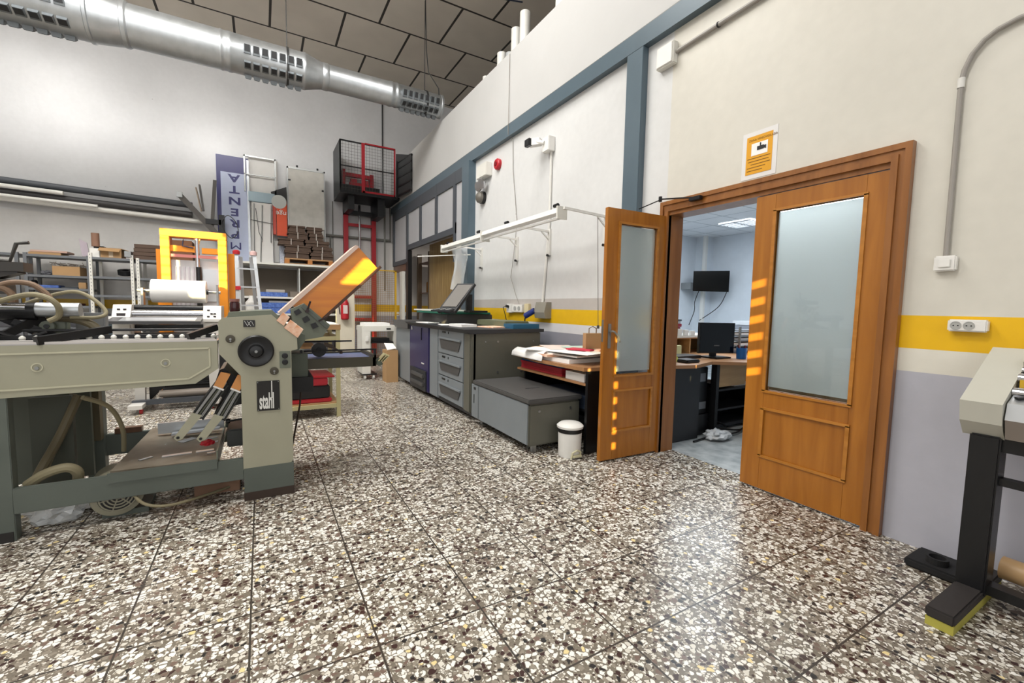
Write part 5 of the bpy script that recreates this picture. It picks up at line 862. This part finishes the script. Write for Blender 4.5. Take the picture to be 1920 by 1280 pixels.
# desk items
tag(MB().lathe([(.045,0),(.05,.11),(.046,.11),(.042,.01)],(4.27,2.66,.721),seg=20).ob('blue_pen_cup',M('cup_blue','#1769b8',.4),None,True),'blue plastic pen cup beside the monitor','cup')
pe=random.Random(2)
for i in range(4): tag(MB().cyl((4.26+.01*i,2.66,.74),(4.24+.02*i,2.66+pe.uniform(-.03,.03),.86),.005,seg=6).ob('pen',redp if i%2 else black),['black pen at the left in the blue cup','red pen left of centre in the blue cup','black pen right of centre in the blue cup','red pen at the right in the blue cup'][i],'pen','pens in the blue cup')
o=tag(MB().box(3.36,3.55,2.6,2.76,.721,.75,.01).ob('desk_phone',black),'small black device lying near the desk edge','device')
tag(MB().box(3.5,3.9,2.85,3.05,.721,.75,.005).ob('keyboard',black),'black keyboard on the desk left of the monitor','keyboard'); tag(MB().box(3.72,3.90,3.1,3.13,.721,.83).ob('note_block',M('pale_yellow','#d8d8a4',.7)),'pale yellow note card left of the monitor base','note')
tag(MB().crumple((3.24,2.68,.765),.05,.05,.045,21,.2).ob('yellow_flower',M('flower','#c9cf6a',.7)),'crumpled yellow-green paper by the door side of the desk','paper')
tag(MB().box(4.4,4.9,2.3,2.7,.721,.727).ob('desk_mat',M('mat_grey','#b8b8bb',.4)),'pale papers on the right half of the desk','paper')
for i,(z,t,mt,lab) in enumerate(((.926,.05,M('binder_black','#25262b',.5),'black binder lowest in the pile on the hutch'),(.978,.04,M('binder_red','#7c1c2c',.5),'dark red binder in the middle of the pile on the hutch'),(1.020,.035,M('binder_red2','#8f2a38',.5),'upper dark red binder of the pile on the hutch'),(1.057,.025,M('paper_grey','#a8a8ae',.6),'grey papers above the red binders on the hutch'),(1.084,.02,M('binder_slate','#4a505a',.5),'slate folder on top of the pile on the hutch'))): tag(MB().box(3.80,4.10-.02*(i%2),3.27,3.55,z,z+t,.004).ob('binder',mt),lab,'binder','binders piled on the hutch')
for i in range(3): tag(MB().box(4.0+.11*i,4.07+.11*i,3.235,3.265,.926,1.0-.012*i,.003).ob('white_box',white),['white desk box at the left on the hutch','white desk box in the middle on the hutch','white desk box beside the monitor on the hutch'][i],'box','white boxes on the hutch')
tr_=T('paper_tray_rack','stacked grey letter tray rack right of the monitor','tray',(5.0,3.1,.721))
for i in range(5): MB().box(4.75,5.3,3.0,3.2,.74+.06*i,.75+.06*i).ob('tray',M('tray_grey','#6b6e74',.5),tr_)
for x in (4.75,5.3): MB().box(x-.01,x+.01,2.98,3.0,.721,1.03).ob('rack_post',steel,tr_)
for i in range(4): tag(MB().box(4.77,5.28,3.01,3.19,.751+.06*i,.78+.06*i).ob('paper_stack',paper if i%2 else M('paper_shade','#b9babd',.6)),['lowest paper stack in the letter tray rack','second paper stack from the bottom of the tray rack','third paper stack from the bottom of the tray rack','paper stack near the top of the tray rack'][i],'paper','papers in the tray rack')
wsu=T('wall_shelf_papers','low white shelf unit with grey paper piles at the far office wall','shelf',(7,4.5,0)); MB().box(7.0,8.4,4.2,4.8,.72,.75).ob('top_board',whitem,wsu); MB().box(7.0,7.05,4.2,4.8,0,.72).box(8.35,8.4,4.2,4.8,0,.72).ob('side_panel',whitem,wsu)
for i in range(4): tag(MB().box(7.1+.04*i,8.2-.1*i,4.25,4.7,.751+.075*i,.82+.075*i,.004).ob('paper_pile',M('pile_%d'%i,['#9a9ea6','#c2c5ca','#7f838c','#cfd2d6'][i],.6)),['lowest grey paper pile at the far office wall','second pale paper pile at the far office wall','third dark grey paper pile at the far office wall','topmost pale paper pile at the far office wall'][i],'paper','paper piles at the far office wall')
ca=T('computer_tower','black computer tower under the office desk beside the end panel','computer',(3.75,3.0,0)); MB().box(3.60,3.78,2.68,3.1,.20,.66,.006).ob('case',black,ca); MB().box(3.63,3.74,2.675,2.68,.52,.60).box(3.62,3.76,2.675,2.68,.25,.32).ob('port_panel',M('port_grey','#8a8c90',.4,.4),ca); MB().box(3.59,3.79,2.66,3.12,.0,.2).ob('stand_base',black,ca)
cs_=T('black_drawer_shelf','black low shelf with a tray under the office desk','shelf',(4.5,2.8,0)); MB().box(3.88,4.6,2.68,3.0,.40,.42).box(3.88,4.6,2.68,3.0,.2,.22).box(3.88,4.6,2.68,3.0,.03,.06).ob('shelf_board',M('shelf_char','#303236',.5),cs_); MB().box(3.86,3.88,2.68,3.0,0,.42).box(4.6,4.62,2.68,3.0,0,.42).box(3.88,4.6,2.98,3.0,0,.42).ob('side_panel',black,cs_)
tag(MB().lathe([(.08,0),(.15,.04),(.15,.045),(.07,.02)],(4.10,2.84,.421),seg=20).ob('black_bowl',black,None,True),'black round tray on the low black shelf','tray')
tag(MB().box(4.28,4.5,2.72,2.92,.421,.46).ob('white_papers',paper),'white papers beside the black round tray','paper')
tag(MB().crumple((3.69,2.49,.045),.13,.09,.05,31,.25).ob('plastic_bag',M('bag_white','#c9ccce',.4)),'crumpled white plastic bag on the office floor under the desk','plastic bag')
fc=T('floor_cables','tangle of black cables on the office floor','cable',(4.0,2.6,0)); hz('cable',[(3.4,2.52,.01),(3.7,2.55,.01),(4.0,2.5,.02),(4.3,2.6,.02),(4.6,2.75,.01)],.009,black,fc,6); hz('cable',[(3.75,2.7,.03),(3.9,2.58,.05),(4.15,2.55,.02),(4.4,2.62,.03)],.009,black,fc,6); hz('cable',[(3.5,2.7,.01),(3.9,2.7,.1),(4.1,2.66,.03)],.008,black,fc,6)
ol=T('office_ceiling_light','recessed louvred fluorescent light in the office ceiling','ceiling light',(7.5,4.85,2.78)); MB().box(7.25,7.8,4.5,5.1,2.775,2.80).ob('diffuser',lampe,ol)
lv=MB()
for i in range(6): lv.box(7.25+.1*i,7.26+.1*i,4.5,5.1,2.76,2.776)
lv.box(7.25,7.8,4.79,4.81,2.76,2.776); lv.ob('louvre',alu,ol)
tag(MB().box(8.52,8.55,3.6,3.75,1.0,1.7).ob('red_notice',M('notice_red','#8a2038',.5)),'dark red notice on the far office wall','notice')
